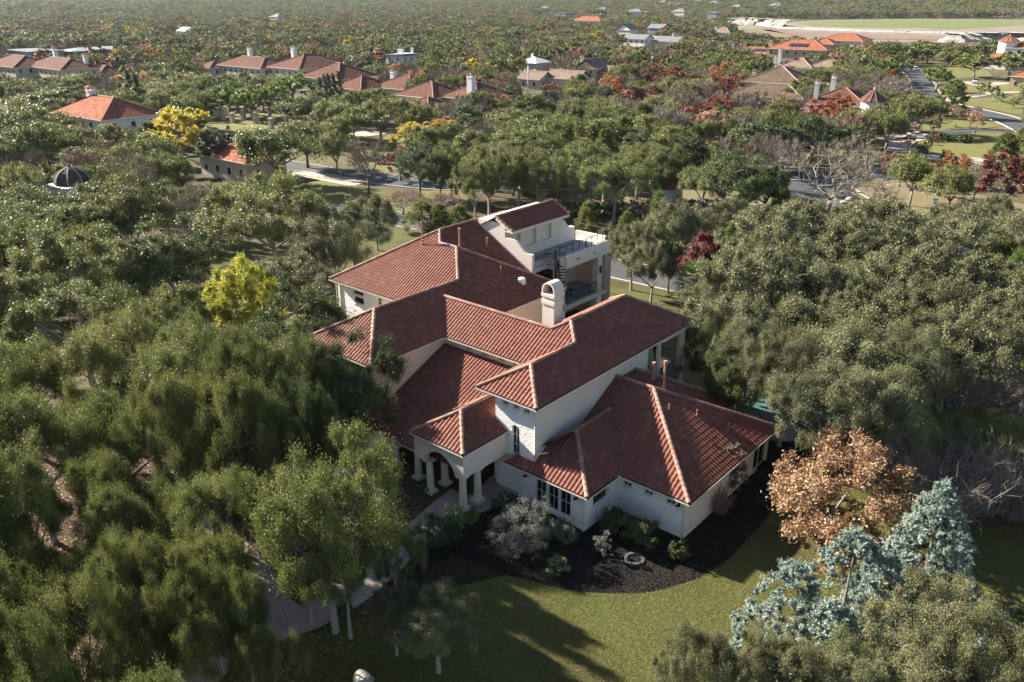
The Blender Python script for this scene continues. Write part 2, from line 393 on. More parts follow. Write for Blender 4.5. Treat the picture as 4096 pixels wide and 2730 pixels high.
roof([[(F1, FY, ZE), fr_valley, Fb, Fa]], [], eaves=[((F1, FY, ZE), (F1, EY0-.13, ZE))])
roof([[(F0, 35.05, ZE), (F0, FY, ZE), Fa, (F0+hF, 36.2, zF), (F0+.4, 35.05, ZE+SF*.4)][:4]], [])
X2, Y2 = -22.86, 51.60
E2a = (X2-5.8, Y2-5.8, ZE+SE*5.8)
roof([[(X2, 44.5, ZE), (X2, Y2, ZE), (X2-5.8, Y2-5.8, ZE+SE*5.8), (X2-5.8, 44.5, ZE+SE*5.8)]], [((X2, Y2, ZE), E2a)], eaves=[((X2, EY1+.05, ZE), (X2, Y2, ZE))])
roof([[(X2, Y2, ZE), (-28.2, Y2, ZE), (-28.2, Y2-5.3, ZE+SE*5.3), (X2-5.3, Y2-5.3, ZE+SE*5.3)]], [])
# portico P
PZ, P0, P1, PY = 4.79, -35.10, -30.55, 30.94; hP = (P1-P0)/2; SP = .60; Pa = (P0+hP, PY+hP, PZ+SP*hP); Pb = (P0+hP, 37.2, Pa[2])
roof([[(P0, PY, PZ), (P1, PY, PZ), Pa]], [((P0, PY, PZ), Pa), ((P1, PY, PZ), Pa), (Pa, Pb)], eaves=[((P0, PY, PZ), (P1, PY, PZ))])
roof([[(P1, PY, PZ), (P1, 34.98, PZ), (P1-hP, 34.98, Pa[2]), Pa]], [], eaves=[((P1, PY, PZ), (P1, 34.93, PZ))])
roof([[(P0, 37.2, PZ), (P0, PY, PZ), Pa, Pb]], [], eaves=[((P0, 35.4, PZ), (P0, PY, PZ))])
roof([[(P1-.98, 34.98, PZ+SP*.98), (P1-.98, 37.2, PZ+SP*.98), Pb, (P1-hP, 34.98, Pa[2])]], [])
# porch roof L and the low left wing W
SL, LY, LZ = .4334, 31.65, 3.0
roof([[(-44, LY, LZ), (-31.60, LY, LZ), (-31.60, 39.72, LZ+SL*(39.72-LY)), (-44, 39.72, LZ+SL*(39.72-LY))]], [], eaves=[((-40.4, LY, LZ), (-34.75, LY, LZ))])
W0, W1, WY = -46.0, -39.2, 28.2; hW = (W1-W0)/2; SW = .47; Wa = (W1-hW, WY+hW, 3+SW*hW); Wb = (W1-hW, 37.5, Wa[2])
roof([[(W0, WY, 3), (W1, WY, 3), Wa], [(W1, WY, 3), (W1, 37.5, 3), Wb, Wa], [(W0, 37.5, 3), (W0, WY, 3), Wa, Wb]], [((W0, WY, 3), Wa), ((W1, WY, 3), Wa), (Wa, Wb)], eaves=[((W0, WY, 3), (W1, WY, 3)), ((W1, WY, 3), (W1, LY, 3))])
# ---------------------------------------------------------------- walls with openings
FLOOR = .55
def wall(mb, p0, p1, z0, z1, ops=(), rev=.16):
    """outer face from p0 to p1 (outside on the right-hand side); ops = (a, b, z0, z1) in metres along it"""
    p0, p1 = np.array(p0, float), np.array(p1, float); L = np.linalg.norm(p1-p0); t = (p1-p0)/L; out = np.array([t[1], -t[0]])
    xs = sorted({0, L, *[a for o in ops for a in o[:2]]}); zs = sorted({z0, z1, *[a for o in ops for a in o[2:4]]})
    def P(a, z, d=0): q = p0+t*a-out*d; return (q[0], q[1], z)
    for i in range(len(xs)-1):
        for k in range(len(zs)-1):
            cx, cz = (xs[i]+xs[i+1])/2, (zs[k]+zs[k+1])/2
            if any(o[0] < cx < o[1] and o[2] < cz < o[3] for o in ops): continue
            mb.face([P(xs[i], zs[k]), P(xs[i+1], zs[k]), P(xs[i+1], zs[k+1]), P(xs[i], zs[k+1])])
    for a, b, c, d in [o[:4] for o in ops]:
        mb.face([P(a,c),P(b,c),P(b,c,rev),P(a,c,rev)]); mb.face([P(a,d),P(a,d,rev),P(b,d,rev),P(b,d)])
        mb.face([P(a,c),P(a,c,rev),P(a,d,rev),P(a,d)]); mb.face([P(b,c),P(b,d),P(b,d,rev),P(b,c,rev)])
    return P
def window(P, a, b, z0, z1, nx=2, nz=2, parent=None, rev=.12, fw=.05, name='window', frame='frame', sill=True):
    q0, q1 = np.array(P(a, z0, rev)), np.array(P(b, z0, rev)); t = (q1-q0)/np.linalg.norm(q1-q0); L = b-a
    inn = np.array(P(a, z0, 1))-np.array(P(a, z0, 0))
    fb = MB()
    def bar(u0, u1, c0, c1, dep=.05, d0=0):
        A = q0+t*u0+inn*d0; B = q0+t*u1+inn*d0
        fb.slabpoly([(A[0],A[1],c0),(B[0],B[1],c0),(B[0],B[1],c1),(A[0],A[1],c1)], tuple(inn*dep))
    bar(0, fw, z0, z1); bar(L-fw, L, z0, z1); bar(fw, L-fw, z0, z0+fw); bar(fw, L-fw, z1-fw, z1)
    for i in range(1, nx): c = L*i/nx; bar(c-.018, c+.018, z0+fw, z1-fw, .03, .006)
    for k in range(1, nz): c = z0+(z1-z0)*k/nz; bar(fw, L-fw, c-.018, c+.018, .026, .009)
    w = fb.build(name, MT[frame], parent or villa)
    gb = MB(); A = q0+inn*.042; B = q1+inn*.042; gb.slabpoly([(A[0],A[1],z0+.01),(B[0],B[1],z0+.01),(B[0],B[1],z1-.01),(A[0],A[1],z1-.01)], tuple(inn*.02)); gb.build('pane', MT['glass'], w)
    if sill:
        sb = MB(); o = -inn*.05; A = np.array(P(a-.06, z0-.07))-inn*.05; B = np.array(P(b+.06, z0-.07))-inn*.05
        sb.slabpoly([(A[0],A[1],z0-.08),(B[0],B[1],z0-.08),(B[0],B[1],z0-.004),(A[0],A[1],z0-.004)], tuple(inn*.17)); sb.build('sill', MT['stone'], w)
    return w
def corner_pipe(x, y, z0, z1, kick=None):
    mb = MB(); mb.tube([(x,y,z0),(x,y,z1)], .05, 6); mb.build('downpipe', MT['gutter'], villa)
st = MB(); sc = MB(); sg = MB()
# E wing
ops = [(-23.75+23.78, -23.12+23.78, 2.02, 2.55), (-22.22+23.78, -21.60+23.78, 2.02, 2.55), (-20.66+23.78, -20.04+23.78, 2.02, 2.55)]
ops = [(a+.42, b+.42, c, d) for a, b, c, d in ops]
P = wall(st, (-24.20, 38.15), (-19.33, 38.15), -.3, 2.82, ops)
for a, b, c, d in ops: window(P, a, b, c, d, 2, 2)
P = wall(st, (-19.33, 38.15), (-19.33, 45.70), -.3, 2.82)
ops = [(1.55, 3.6, .35, 2.5)]
P = wall(sc, (-19.30, 45.70), (-19.30, 49.45), -.3, 2.82, ops); window(P, *ops[0], 2, 1, fw=.07)
wall(sc, (-19.30, 49.45), (-28.3, 49.45), -.3, 2.82)
wall(sc, (-23.3, 49.45), (-23.3, 51.2), -.3, 2.82); wall(sc, (-23.3, 51.2), (-28.3, 51.2), -.3, 2.82)
# F front room
ops = [(-28.05+29.14, -27.20+29.14, .62, 2.52), (-27.11+29.14, -26.25+29.14, .62, 2.52), (-26.16+29.14, -25.30+29.14, .62, 2.52)]
P = wall(st, (-29.14, 34.80), (-24.20, 34.80), -.3, 2.82, ops)
for o in ops: window(P, *o, 2, 2, sill=False)
sb = MB(); sb.box(-28.2, -25.2, 34.72, 34.90, .50, .60); sb.build('sill', MT['stone'], villa)
ops = [(.80, 2.42, 1.45, 2.72)]
P = wall(st, (-24.20, 34.80), (-24.20, 38.15), -.3, 2.82, ops); window(P, *ops[0], 1, 1)
wall(st, (-29.14, 35.0), (-29.14, 34.80), -.3, 2.82)
# T tower
ops = [(-30.97+31.5, -30.42+31.5, 6.50, 6.88), (-30.08+31.5, -29.55+31.5, 6.50, 6.88), (-29.22+31.5, -28.70+31.5, 6.50, 6.88), (-30.16+31.5, -29.52+31.5, 3.30, 5.40)]
P = wall(st, (-31.50, 34.98), (-28.30, 34.98), -.3, 7.14, ops)
for o in ops[:3]: window(P, *o, 2, 2)
window(P, *ops[3], 2, 3)
a, b, z1 = ops[3][0], ops[3][1], ops[3][3]; c = (a+b)/2; w = (b-a)/2   # arched head
for sgn in (-1, 1):
    arc = [P(c+sgn*w*math.cos(th), z1-w*.75+w*.75*math.sin(th), -.003) for th in [math.pi/2*k/6 for k in range(7)]]
    st.face(arc+[P(c+sgn*w, z1, -.003)])
wall(sg, (-28.27, 34.98), (-28.27, 47.55), -.3, 7.14)
wall(st, (-31.50, 39.78), (-31.50, 34.98), -.3, 7.14)
corner_pipe(-28.20, 34.92, 4.0, 7.1)
kb = MB(); kb.tube([(-28.20,34.92,4.08),(-28.12,35.05,3.98),(-27.75,35.6,3.95)], .05, 6); kb.build('downpipe', MT['gutter'], villa)
# M end: glazed wall, gallery floor, round columns and iron rail
ops = [(.25, 1.55, 4.05, 6.75)]
P = wall(sg, (-28.27, 47.55), (-28.27, 49.6), 3.4, 7.14, [(.3, 1.75, 4.1, 6.9)]); window(P, .3, 1.75, 4.1, 6.9, 2, 1, sill=False)
wall(sg, (-28.27, 49.6), (-35.2, 49.6), -.3, 7.14)
fl = MB(); fl.box(-34.5, -28.05, 49.6, 53.3, 3.35, 3.72); fl.build('gallery_floor', MT['wood'], villa)
cm = MB(); cm.lathe((-28.45, 52.9, -.2), [(.30,0),(.30,7.3)], 20); cm.build('column', MT['column'], villa)
cm = MB(); cm.lathe((-35.1, 52.9, -.2), [(.30,0),(.30,7.3)], 20); cm.build('column', MT['column'], villa)
cm = MB(); cm.box(-35.3, -28.2, 52.75, 53.05, 6.7, 7.12); cm.box(-28.42, -28.12, 49.6, 52.9, 6.75, 7.12); cm.build('beam', MT['trim'], villa)
def railing(pts, z, h=1.0, step=.12, name='railing'):
    mb = MB()
    for p, q in zip(pts[:-1], pts[1:]):
        L = math.hypot(q[0]-p[0], q[1]-p[1]); zp = p[2] if len(p) > 2 else z; zq = q[2] if len(q) > 2 else z
        mb.tube([(p[0],p[1],zp+h),(q[0],q[1],zq+h)], .028, 4); mb.tube([(p[0],p[1],zp+.1),(q[0],q[1],zq+.1)], .018, 4)
        n = max(1, int(L/step))
        for i in range(n+1):
            f = i/n; x, y, zz = p[0]+(q[0]-p[0])*f, p[1]+(q[1]-p[1])*f, zp+(zq-zp)*f
            mb.tube([(x,y,zz+(.0 if i in (0,n) else .1)),(x,y,zz+h)], .026 if i in (0,n) else .010, 4)
    return mb.build(name, MT['iron'], villa)
railing([(-28.15,49.7),(-28.15,52.6)], 3.72); railing([(-28.7,53.2),(-34.8,53.2)], 3.72)
# K connector wall and D, G walls
ops = [(-38.68+40.77, -38.0+40.77, 6.62, 6.92), (-37.08+40.77, -36.45+40.77, 6.62, 6.92), (-35.55+40.77, -34.92+40.77, 6.62, 6.92), (-34.05+40.77, -33.45+40.77, 6.62, 6.92)]
P = wall(sc, (-40.77, 39.78), (-31.5, 39.78), 2, 7.14, ops)
for o in ops: window(P, *o, 2, 1, sill=False, frame='trim')
wall(sc, (-40.77, 32.77), (-40.77, 39.78), 2, 7.14); wall(sc, (-47.39, 32.77), (-40.77, 32.77), -.3, 7.14); wall(sc, (-47.39, 42.05), (-47.39, 32.77), -.3, 7.14)
ops = [(-54.1+56.1, -52.70+56.1, 6.72, 7.12), (-54.1+56.1, -52.70+56.1, 5.95, 6.58), (-50.96+56.1, -50.38+56.1, 6.45, 7.12), (-49.75+56.1, -49.1+56.1, 6.45, 7.12)]
P = wall(st, (-56.1, 42.05), (-47.39, 42.05), -.3, 7.50, ops)
for o in ops: window(P, *o, 2 if o[0] > 4 else 1, 2 if o[0] > 4 else 1, frame='trim')
wall(st, (-56.1, 64.3), (-56.1, 42.05), -.3, 7.2); wall(sc, (-42.7, 64.3), (-56.1, 64.3), -.3, 7.14)
wall(sc, (-40.77, 45.2), (-40.77, 53.4), -.3, 7.14); wall(sc, (-40.77, 53.4), (-42.7, 53.4), -.3, 7.14); wall(sg, (-46.9, 53.4), (-46.9, 64.3), -.3, 7.14)
wall(sc, (-31.5, 44.72), (-40.77, 44.72), -.3, 7.14); wall(sc, (-35.2, 49.6), (-35.2, 44.7), -.3, 7.14)
corner_pipe(-56.2, 41.95, 0, 7.4); corner_pipe(-19.42, 38.07, -.2, 2.8); corner_pipe(-24.28, 34.72, -.2, 2.8)
# porch back wall, doors, L and W walls
ops = [(-41.2+43, -39.3+43, FLOOR, 2.9), (-37.2+43, -35.4+43, 1.3, 2.9), (-33.4+43, -31.95+43, FLOOR, 2.95)]
P = wall(st, (-43, 35.3), (-31.5, 35.3), -.3, 4.4, ops, rev=.3)
window(P, *ops[1], 2, 2)
for o in (ops[0], ops[2]):
    d = MB(); q0, q1 = P(o[0], o[2], .2), P(o[1], o[2], .2); d.box(q0[0], q1[0], q0[1], q0[1]+.08, o[2], o[3]); m_ = (q0[0]+q1[0])/2
    d.box(m_-.02, m_+.02, q0[1]-.03, q0[1]-.003, o[2], o[3])
    dd = d.build('door', MT['wood'], villa)
    h = MB(); h.tube([(m_+.08, q0[1]-.06, o[2]+.95), (m_+.08, q0[1]-.06, o[2]+1.15)], .02, 5); h.build('handle', MT['iron'], dd)
wall(st, (W1-.45, LY+.2), (W1-.45, 35.3), -.3, 2.85)
P = wall(st, (W0+.45, WY+.45), (W1-.45, WY+.45), -.3, 2.85, [(1.2, 2.6, 1.0, 2.5), (3.6, 5.0, 1.0, 2.5)]); window(P, 1.2, 2.6, 1.0, 2.5, 3, 2); window(P, 3.6, 5.0, 1.0, 2.5, 3, 2)
P = wall(st, (W1-.45, WY+.45), (W1-.45, LY+.2), -.3, 2.85, [(.8, 2.2, 1.0, 2.5)]); window(P, .8, 2.2, 1.0, 2.5, 3, 2)
wall(st, (W0+.45, 37.5), (W0+.45, WY+.45), -.3, 2.85)
# portico walls: arched front, plain right side
pf = MB()
xL, xR, yF = P0+.12, P1-.10, PY+.10
zb, zt = 3.05, PZ-.12
pf.box(xR-.35, xR, yF, 34.95, zb+.0, zt); pf.box(xL, xL+.35, yF, 35.2, zb, zt)
ax0, ax1, zs, zc = xL+.95, xR-.75, 3.25, 4.15
arc = [(ax0+(ax1-ax0)*k/14, zs+(zc-zs)*math.sin(math.pi*k/14)**.75) for k in range(15)]
for k in range(14):
    (x0, z0), (x1, z1) = arc[k], arc[k+1]
    pf.slabpoly([(x0,yF+.002,z0),(x1,yF+.002,z1),(x1,yF+.002,zt),(x0,yF+.002,zt)], (0,.35,0))
    for dz in (0,):                                                 # raised moulding along the arch
        pf.slabpoly([(x0,yF-.04,z0),(x1,yF-.04,z1),(x1,yF-.04,z1+.14),(x0,yF-.04,z0+.14)], (0,.045,0))
pf.box(xL+.35, ax0, yF+.002, yF+.352, zb, zt); pf.box(ax1, xR-.35, yF+.002, yF+.352, zb, zt)
pf.box(ax0-.10, ax0, yF-.04, yF+.003, zb, zs+.14); pf.box(ax1, ax1+.10, yF-.04, yF+.003, zb, zs+.14)
pf.box(xR, xR+.035, yF-.03, 34.9, zb+.02, zb+.16)
pf.build('portico_wall', MT['stucco_grey'], villa)
cl = MB(); cl.box(xL+.35, xR-.35, yF+.36, 35.25, 4.40, 4.48); cl.build('portico_ceiling', MT['trim'], villa)
for x, y, h in ((-33.95,31.35,zb), (-33.95,32.65,zb), (-30.97,31.28,zb), (-30.97,32.6,zb), (-37.95,32.0,2.84), (-35.75,32.0,2.84)):
    cm = MB(); z = FLOOR
    cm.box(x-.34, x+.34, y-.34, y+.34, z-.05, z+.26)
    cm.lathe((x,y,z+.26), [(.31,0),(.31,.06),(.27,.10),(.25,.13),(.25,.2),(.215,h-z-.50),(.215,h-z-.46),(.25,h-z-.44),(.25,h-z-.40),(.28,h-z-.36)], 20)
    cm.box(x-.31, x+.31, y-.31, y+.31, h-.10, h-.002)
    cm.build('column', MT['column'], villa)
bm_ = MB(); bm_.box(-40.2, xL, 31.85, 32.15, 2.62, 2.85); bm_.build('beam', MT['trim'], villa)
pc = MB(); pc.prism([(-39.9,31.35),(-34.9,31.35),(-34.9,30.6),(-30.35,30.6),(-29.95,31.9),(-29.6,33.2),(-29.6,34.97),(-31.5,34.97),(-31.5,35.29),(-39.9,35.29)], -.3, FLOOR)
pc.build('porch_floor', MT['flagstone'], villa)
dm = MB(); dm.prism([(-32.75+.62*math.cos(t), 34.55+.62*math.sin(t)) for t in [2*math.pi*k/20 for k in range(20)]], FLOOR, FLOOR+.02)
tag(dm.build('door_mat', MT['iron']), 'round dark door mat on the porch by the front door', 'mat')
st.build('stone_wall', MT['stone'], villa); sc.build('stucco_wall', MT['stucco'], villa); sg.build('stucco_wall', MT['stucco_grey'], villa)
# wall lanterns on F and E
for x, y, z in ((-28.78,34.8,2.3), (-24.82,34.8,2.3), (-19.75,38.15,2.28)):
    mb = MB(); mb.box(x-.06, x+.06, y-.03, y-.002, z-.1, z+.2); mb.tube([(x,y-.03,z+.12),(x,y-.16,z+.2),(x,y-.22,z+.12)], .018, 5)
    mb.lathe((x,y-.22,z-.02), [(.015,.17),(.10,.10),(.13,.06),(.13,.04),(.10,.03)], 8)
    l = mb.build('wall_lantern', MT['iron'], villa); g = MB(); g.lathe((x,y-.22,z-.24), [(.05,0),(.075,.10),(.07,.24)], 8); g.build('lantern_glass', MT['metal'], l)
# chimney with a barrel hood
cx0, cx1, cy0, cy1, cz0, cz1 = -34.17, -33.14, 43.0, 44.0, 7.6, 10.85
cb = MB(); cb.box(cx0, cx1, cy0, cy1, cz0, cz1)
ch = cb.build('chimney', MT['stucco_grey'], villa)
bd = MB(); bd.box(cx0-.06, cx1+.06, cy0-.06, cy1+.06, cz1-.55, cz1-.28); bd.build('band', MT['stucco_grey'], ch)
bd = MB(); bd.box(cx0-.07, cx1+.07, cy0-.07, cy1+.07, cz1, cz1+.22); bd.build('cornice', MT['stucco_grey'], ch)
hd = MB(); zz = cz1+.22; xc = (cx0+cx1)/2; rad = (cx1-cx0)/2+.04; hs = .28
out = [(xc-rad, zz), (xc-rad, zz+hs)] + [(xc-rad*math.cos(math.pi*k/16), zz+hs+rad*math.sin(math.pi*k/16)) for k in range(1, 16)] + [(xc+rad, zz+hs), (xc+rad, zz)]
inn_ = [(xc+(x-xc)*.80, zz+(z-zz)*.86) for x, z in out]
n = len(out)
for i in range(n-1):
    a, b, c, d = out[i], out[i+1], inn_[i+1], inn_[i]
    hd.slabpoly([(a[0],cy0-.03,a[1]),(b[0],cy0-.03,b[1]),(c[0],cy0-.03,c[1]),(d[0],cy0-.03,d[1])], (0,cy1-cy0+.06,0))
hd.build('barrel_hood', MT['stucco_grey'], ch, smooth=False)
fl = MB(); fl.lathe((xc, (cy0+cy1)/2+.1, zz-.1), [(.24,0),(.24,.35),(.28,.37),(.28,.41)], 12); fl.build('flue', MT['iron'], ch)
ib = MB(); ib.box(cx0+.2, cx1-.2, cy1-.12, cy1-.06, zz, zz+.7); ib.build('flue_screen', MT['iron'], ch)
# vent pipes standing on the roofs
MT['pipe'] = simple('painted_vent_pipe', (.33,.15,.11), (.42,.22,.17), 4, .5)
def vent(x, y, z, h, r=.07, cap=True):
    mb = MB(); mb.lathe((x,y,z-.3), [(r*1.6,0),(r*1.3,.32),(r,.36),(r,.3+h)] + ([(r*1.35,.3+h),(r*1.35,.3+h+.14)] if cap else []), 10); mb.build('vent_pipe', MT['pipe'], villa)
vent(-50.35, 46.9, 10.8, 1.75); vent(-47.1, 48.1, 11.0, 1.3, .08)
vent(-33.2, 36.0, 5.0, 1.5, .09); vent(-26.6, 45.9, 5.9, .9, .09); vent(-25.0, 44.6, 6.1, 1.7, .085)
for x, y in ((-23.6,43.0), (-22.4,44.6), (-20.6,45.6)): vent(x, y, ZE+SE*(E1-x)+.05, .35, .04, False)
vent(-43.6,49.3, ZT+S*(xD+43.6)+.05, .4, .05, False); vent(-47.2, 51.6, ZT+S*(xU+47.2)+.05, .6, .05, True)
mb = MB(); x, y = -42.1, 50.2; z = ZT+S*(xD-x); mb.lathe((x,y,z-.2), [(.36,0),(.34,.45),(.30,.52),(.16,.58),(.01,.6)], 18); mb.build('skylight_tube', MT['metal'], villa)
# ---------------------------------------------------------------- roof-terrace pavilion
pv = MB(); yp, yq, xn, xf = 53.02, 62.99, -46.4, -43.3
cheek = [(-46.93,7.2),(-43.31,7.2),(-43.31,9.70),(-43.72,9.72),(-44.05,9.80),(-44.3,9.95),(-44.52,10.14),(-44.72,10.36),(-44.98,10.56),(-45.3,10.68),(-45.8,10.72),(-46.38,10.72),(-46.38,11.9),(-46.93,12.2)]
pv.slabpoly([(x,yp,z) for x, z in cheek], (0,.30,0))
far = [(yy, 7.2) for yy in (61.31, yq+.3)] + [(63.3,9.62),(62.9,9.62),(62.55,9.68),(62.2,9.86),(61.95,10.15),(61.7,10.5),(61.31,10.62)]
pv.slabpoly([(-46.93,y,z) for y, z in far], (.53,0,0))
# niche wall with three arched recesses
P = wall(pv, (xn, yp+.30), (xn, 61.3), 8.2, 11.95, [(53.9-53.32, 55.15-53.32, 9.5, 11.18), (55.95-53.32, 57.4-53.32, 9.25, 11.2), (58.15-53.32, 59.65-53.32, 9.25, 11.22)], rev=.28)
P2 = wall(pv, (xn-.28, yp+.31), (xn-.28, 61.2), 8.3, 11.9)
for a, b, z1 in ((53.9-53.32, 55.15-53.32, 11.18), (55.95-53.32, 57.4-53.32, 11.2), (58.15-53.32, 59.65-53.32, 11.22)):
    w = (b-a)*.45
    arc = [P(b-w+w*math.sin(th), z1-w+w*math.cos(th), -.002) for th in [math.pi/2*k/8 for k in range(9)]]
    pv.face(arc+[P(b, z1, -.002)])
pv.box(-49.5, -46.9, yp+.01, 61.3, 7.2, 11.9)
pv.box(-46.93, xn, 61.3, 61.31, 8.3, 11.9)
# deck slab and fascia
pv.box(xn+.002, xf, 56.85, yq-.002, 7.30, 8.33)
pv.box(xn+.002, xf-1.35, yp+.301, 56.849, 7.30, 8.33)
pv.box(xf-.25, xf+.10, 56.85, 64.6, 7.28, 8.58)
pv.box(-47.0, xf-.252, 64.25, 64.6, 7.28, 8.9)
pv.box(-46.39, xf-.252, yq+.001, 64.249, 7.29, 8.331)
pvo = pv.build('terrace_wall', MT['stucco_grey'], villa)
dk = MB(); dk.box(xn+.01, xf-.26, 56.85, yq-.01, 8.334, 8.36); dk.box(xn+.01, xf-1.36, yp+.31, 56.849, 8.334, 8.36); dk.build('terrace_deck', MT['deck'], villa)
for y in (59.4, 62.0):
    lb = MB(); lb.box(xf+.10, xf+.24, y-.13, y+.13, 7.78, 8.06); l = lb.build('wall_light', MT['frame'], villa); g = MB(); g.box(xf+.241, xf+.26, y-.05, y+.10, 7.82, 8.0); g.build('light_panel', MT['iron'], l)
ra, rb, ry0, ry1 = -47.3, -45.42, 52.9, 61.0
rz = 12.42; re = 11.42
roof([[(rb,ry0,re),(rb,ry1,re),(ra,ry1,rz),(ra,ry0,rz)], [(2*ra-rb,ry1,re),(2*ra-rb,ry0,re),(ra,ry0,rz),(ra,ry1,rz)]],
     [((ra,ry0,rz),(ra,ry1,rz)), ((rb,ry0+.02,re),(ra,ry0+.02,rz)), ((rb,ry1-.02,re),(ra,ry1-.02,rz))])
eb = MB(); eb.box(rb-.05, rb+.05, ry0, ry1, re-.26, re-.02); eb.slabpoly([(rb,ry0-.02,re-.26),(rb,ry0-.02,re-.01),(ra,ry0-.02,rz-.01),(ra,ry0-.02,rz-.26)], (0,.1,0)); eb.slabpoly([(rb,ry1-.08,re-.26),(rb,ry1-.08,re-.01),(ra,ry1-.08,rz-.01),(ra,ry1-.08,rz-.26)], (0,.1,0)); eb.box(xn, rb-.05, ry0+.08, ry1-.08, re-.20, re-.12); eb.build('roof_trim', MT['trim'], villa)
def frame_rail(p, q, z, h, n, name='railing'):
    mb = MB(); L = math.hypot(q[0]-p[0], q[1]-p[1])
    for i in range(n+1):
        f = i/n; x, y = p[0]+(q[0]-p[0])*f, p[1]+(q[1]-p[1])*f; mb.tube([(x,y,z),(x,y,z+h)], .035, 4)
    for zz_ in (z+.10, z+h): mb.tube([(p[0],p[1],zz_),(q[0],q[1],zz_)], .03, 4)
    mb.build(name, MT['iron'], villa)
frame_rail((xf-.05,56.95), (xf-.05,60.9), 8.5, .95, 4); frame_rail((xf-.05,61.0), (xf-.05,64.45), 8.5, .95, 4); frame_rail((xf-.05,64.45), (-46.9,64.45), 8.7, .95, 3)
# iron gate rails and the spiral stair beside the terrace
railing([(-43.35,53.35,8.33),(-43.35,54.6,8.33)], 8.33, 1.05); railing([(-43.40,54.65,8.33),(-43.0,55.6,8.2)], 8.2, 1.1)
cxs, cys, rs = -43.1, 56.05, .95
ss = MB(); ss.tube([(cxs,cys,3.9),(cxs,cys,9.5)], .07, 8)
sr = MB(); prev = None
NS = 20
for k in range(NS):
    th = 2.2 + k*2*math.pi*.95/NS; th2 = th+.34; z = 4.1 + k*(8.2-4.1)/NS
    ss.prism([(cxs,cys),(cxs+rs*math.cos(th),cys+rs*math.sin(th)),(cxs+rs*math.cos(th2),cys+rs*math.sin(th2))], z, z+.04)
    a = (cxs+rs*math.cos(th), cys+rs*math.sin(th), z+1.0)
    sr.tube([(a[0],a[1],z),a], .012, 4)
    if prev: sr.tube([prev, a], .028, 4)
    prev = a
for k in range(13):
    th = -2.4 + k*.21; sr.tube([(cxs+rs*math.cos(th), cys+rs*math.sin(th), 8.3), (cxs+rs*math.cos(th), cys+rs*math.sin(th), 9.45)], .013, 4)
sr.tube([(cxs+rs*math.cos(-2.4+k*.21), cys+rs*math.sin(-2.4+k*.21), 9.45) for k in range(13)], .03, 4)
sp_ = ss.build('spiral_stair', MT['iron'], villa); sr.build('stair_rail', MT['iron'], sp_)
# covered balcony below the terrace
lb = MB(); lb.box(-46.88, xf+.05, 53.42, 64.5, 3.45, 3.80); lb.build('balcony_floor', MT['deck'], villa)
lb = MB(); lb.box(xf+.05, xf+.20, 53.42, 64.5, 3.30, 3.70); lb.build('balcony_beam', MT['trim'], villa)
for x, y in ((-43.55,63.2), (-43.55,57.4)):
    cb = MB(); cb.box(x-.33, x+.33, y-.33, y+.33, 3.8, 7.29); cb.box(x-.40, x+.40, y-.40, y+.40, 3.8, 4.0); cb.build('column', MT['column'], villa)
    cb = MB(); cb.box(x-.36, x+.36, y-.36, y+.36, -.3, 3.44); cb.build('column', MT['stone'], villa)
    lb = MB(); lb.box(x+.33, x+.45, y-.1, y+.1, 5.6, 6.3); lb.build('wall_lantern', MT['iron'], villa)
railing([(xf,57.8),(xf,62.8)], 3.8); railing([(xf-.1,64.4),(-46.8,64.4)], 3.8)
hb = MB(); hb.box(-46.88, -46.82, 58.0, 60.5, 3.8, 6.4); hb.build('glass_door', MT['glass'], villa)
def armchair(x, y, rz, label):
    t = thing('armchair', label, 'chair', (x,y,3.8), rz, 'wicker chairs on the balcony')
    mb = MB(); mb.box(-.35,.35,-.35,.35,.12,.36); mb.box(-.42,-.33,-.35,.36,.1,.60); mb.box(.33,.42,-.35,.36,.1,.60); mb.slabpoly([(-.40,.30,.3),(.40,.30,.3),(.36,.48,1.0),(.2,.50,1.1),(-.2,.50,1.1),(-.36,.48,1.0)], (0,.07,.02)); mb.build('frame', MT['wicker'], t)
    mb = MB(); mb.box(-.31,.31,-.34,.28,.37,.48); mb.build('seat_cushion', MT['cushion'], t); mb = MB(); mb.slabpoly([(-.30,.20,.49),(.30,.20,.49),(.27,.37,1.0),(-.27,.37,1.0)], (0,.09,.02)); mb.build('back_cushion', MT['cushion'], t)
armchair(-44.4, 59.0, R_(-60), 'grey cushioned wicker armchair in the middle of the covered balcony')
armchair(-45.0, 57.9, R_(-80), 'wicker armchair half hidden behind the chimney on the covered balcony')
t = thing('side_table', 'small round table beside the armchair on the covered balcony', 'table', (-44.6,60.4,3.8)); mb = MB(); mb.lathe((0,0,.52), [(.38,0),(.38,.04)], 16); mb.build('table_top', MT['wicker'], t); mb = MB(); mb.lathe((0,0,0), [(.22,0),(.05,.06),(.05,.515)], 10); mb.build('leg', MT['wicker'], t)
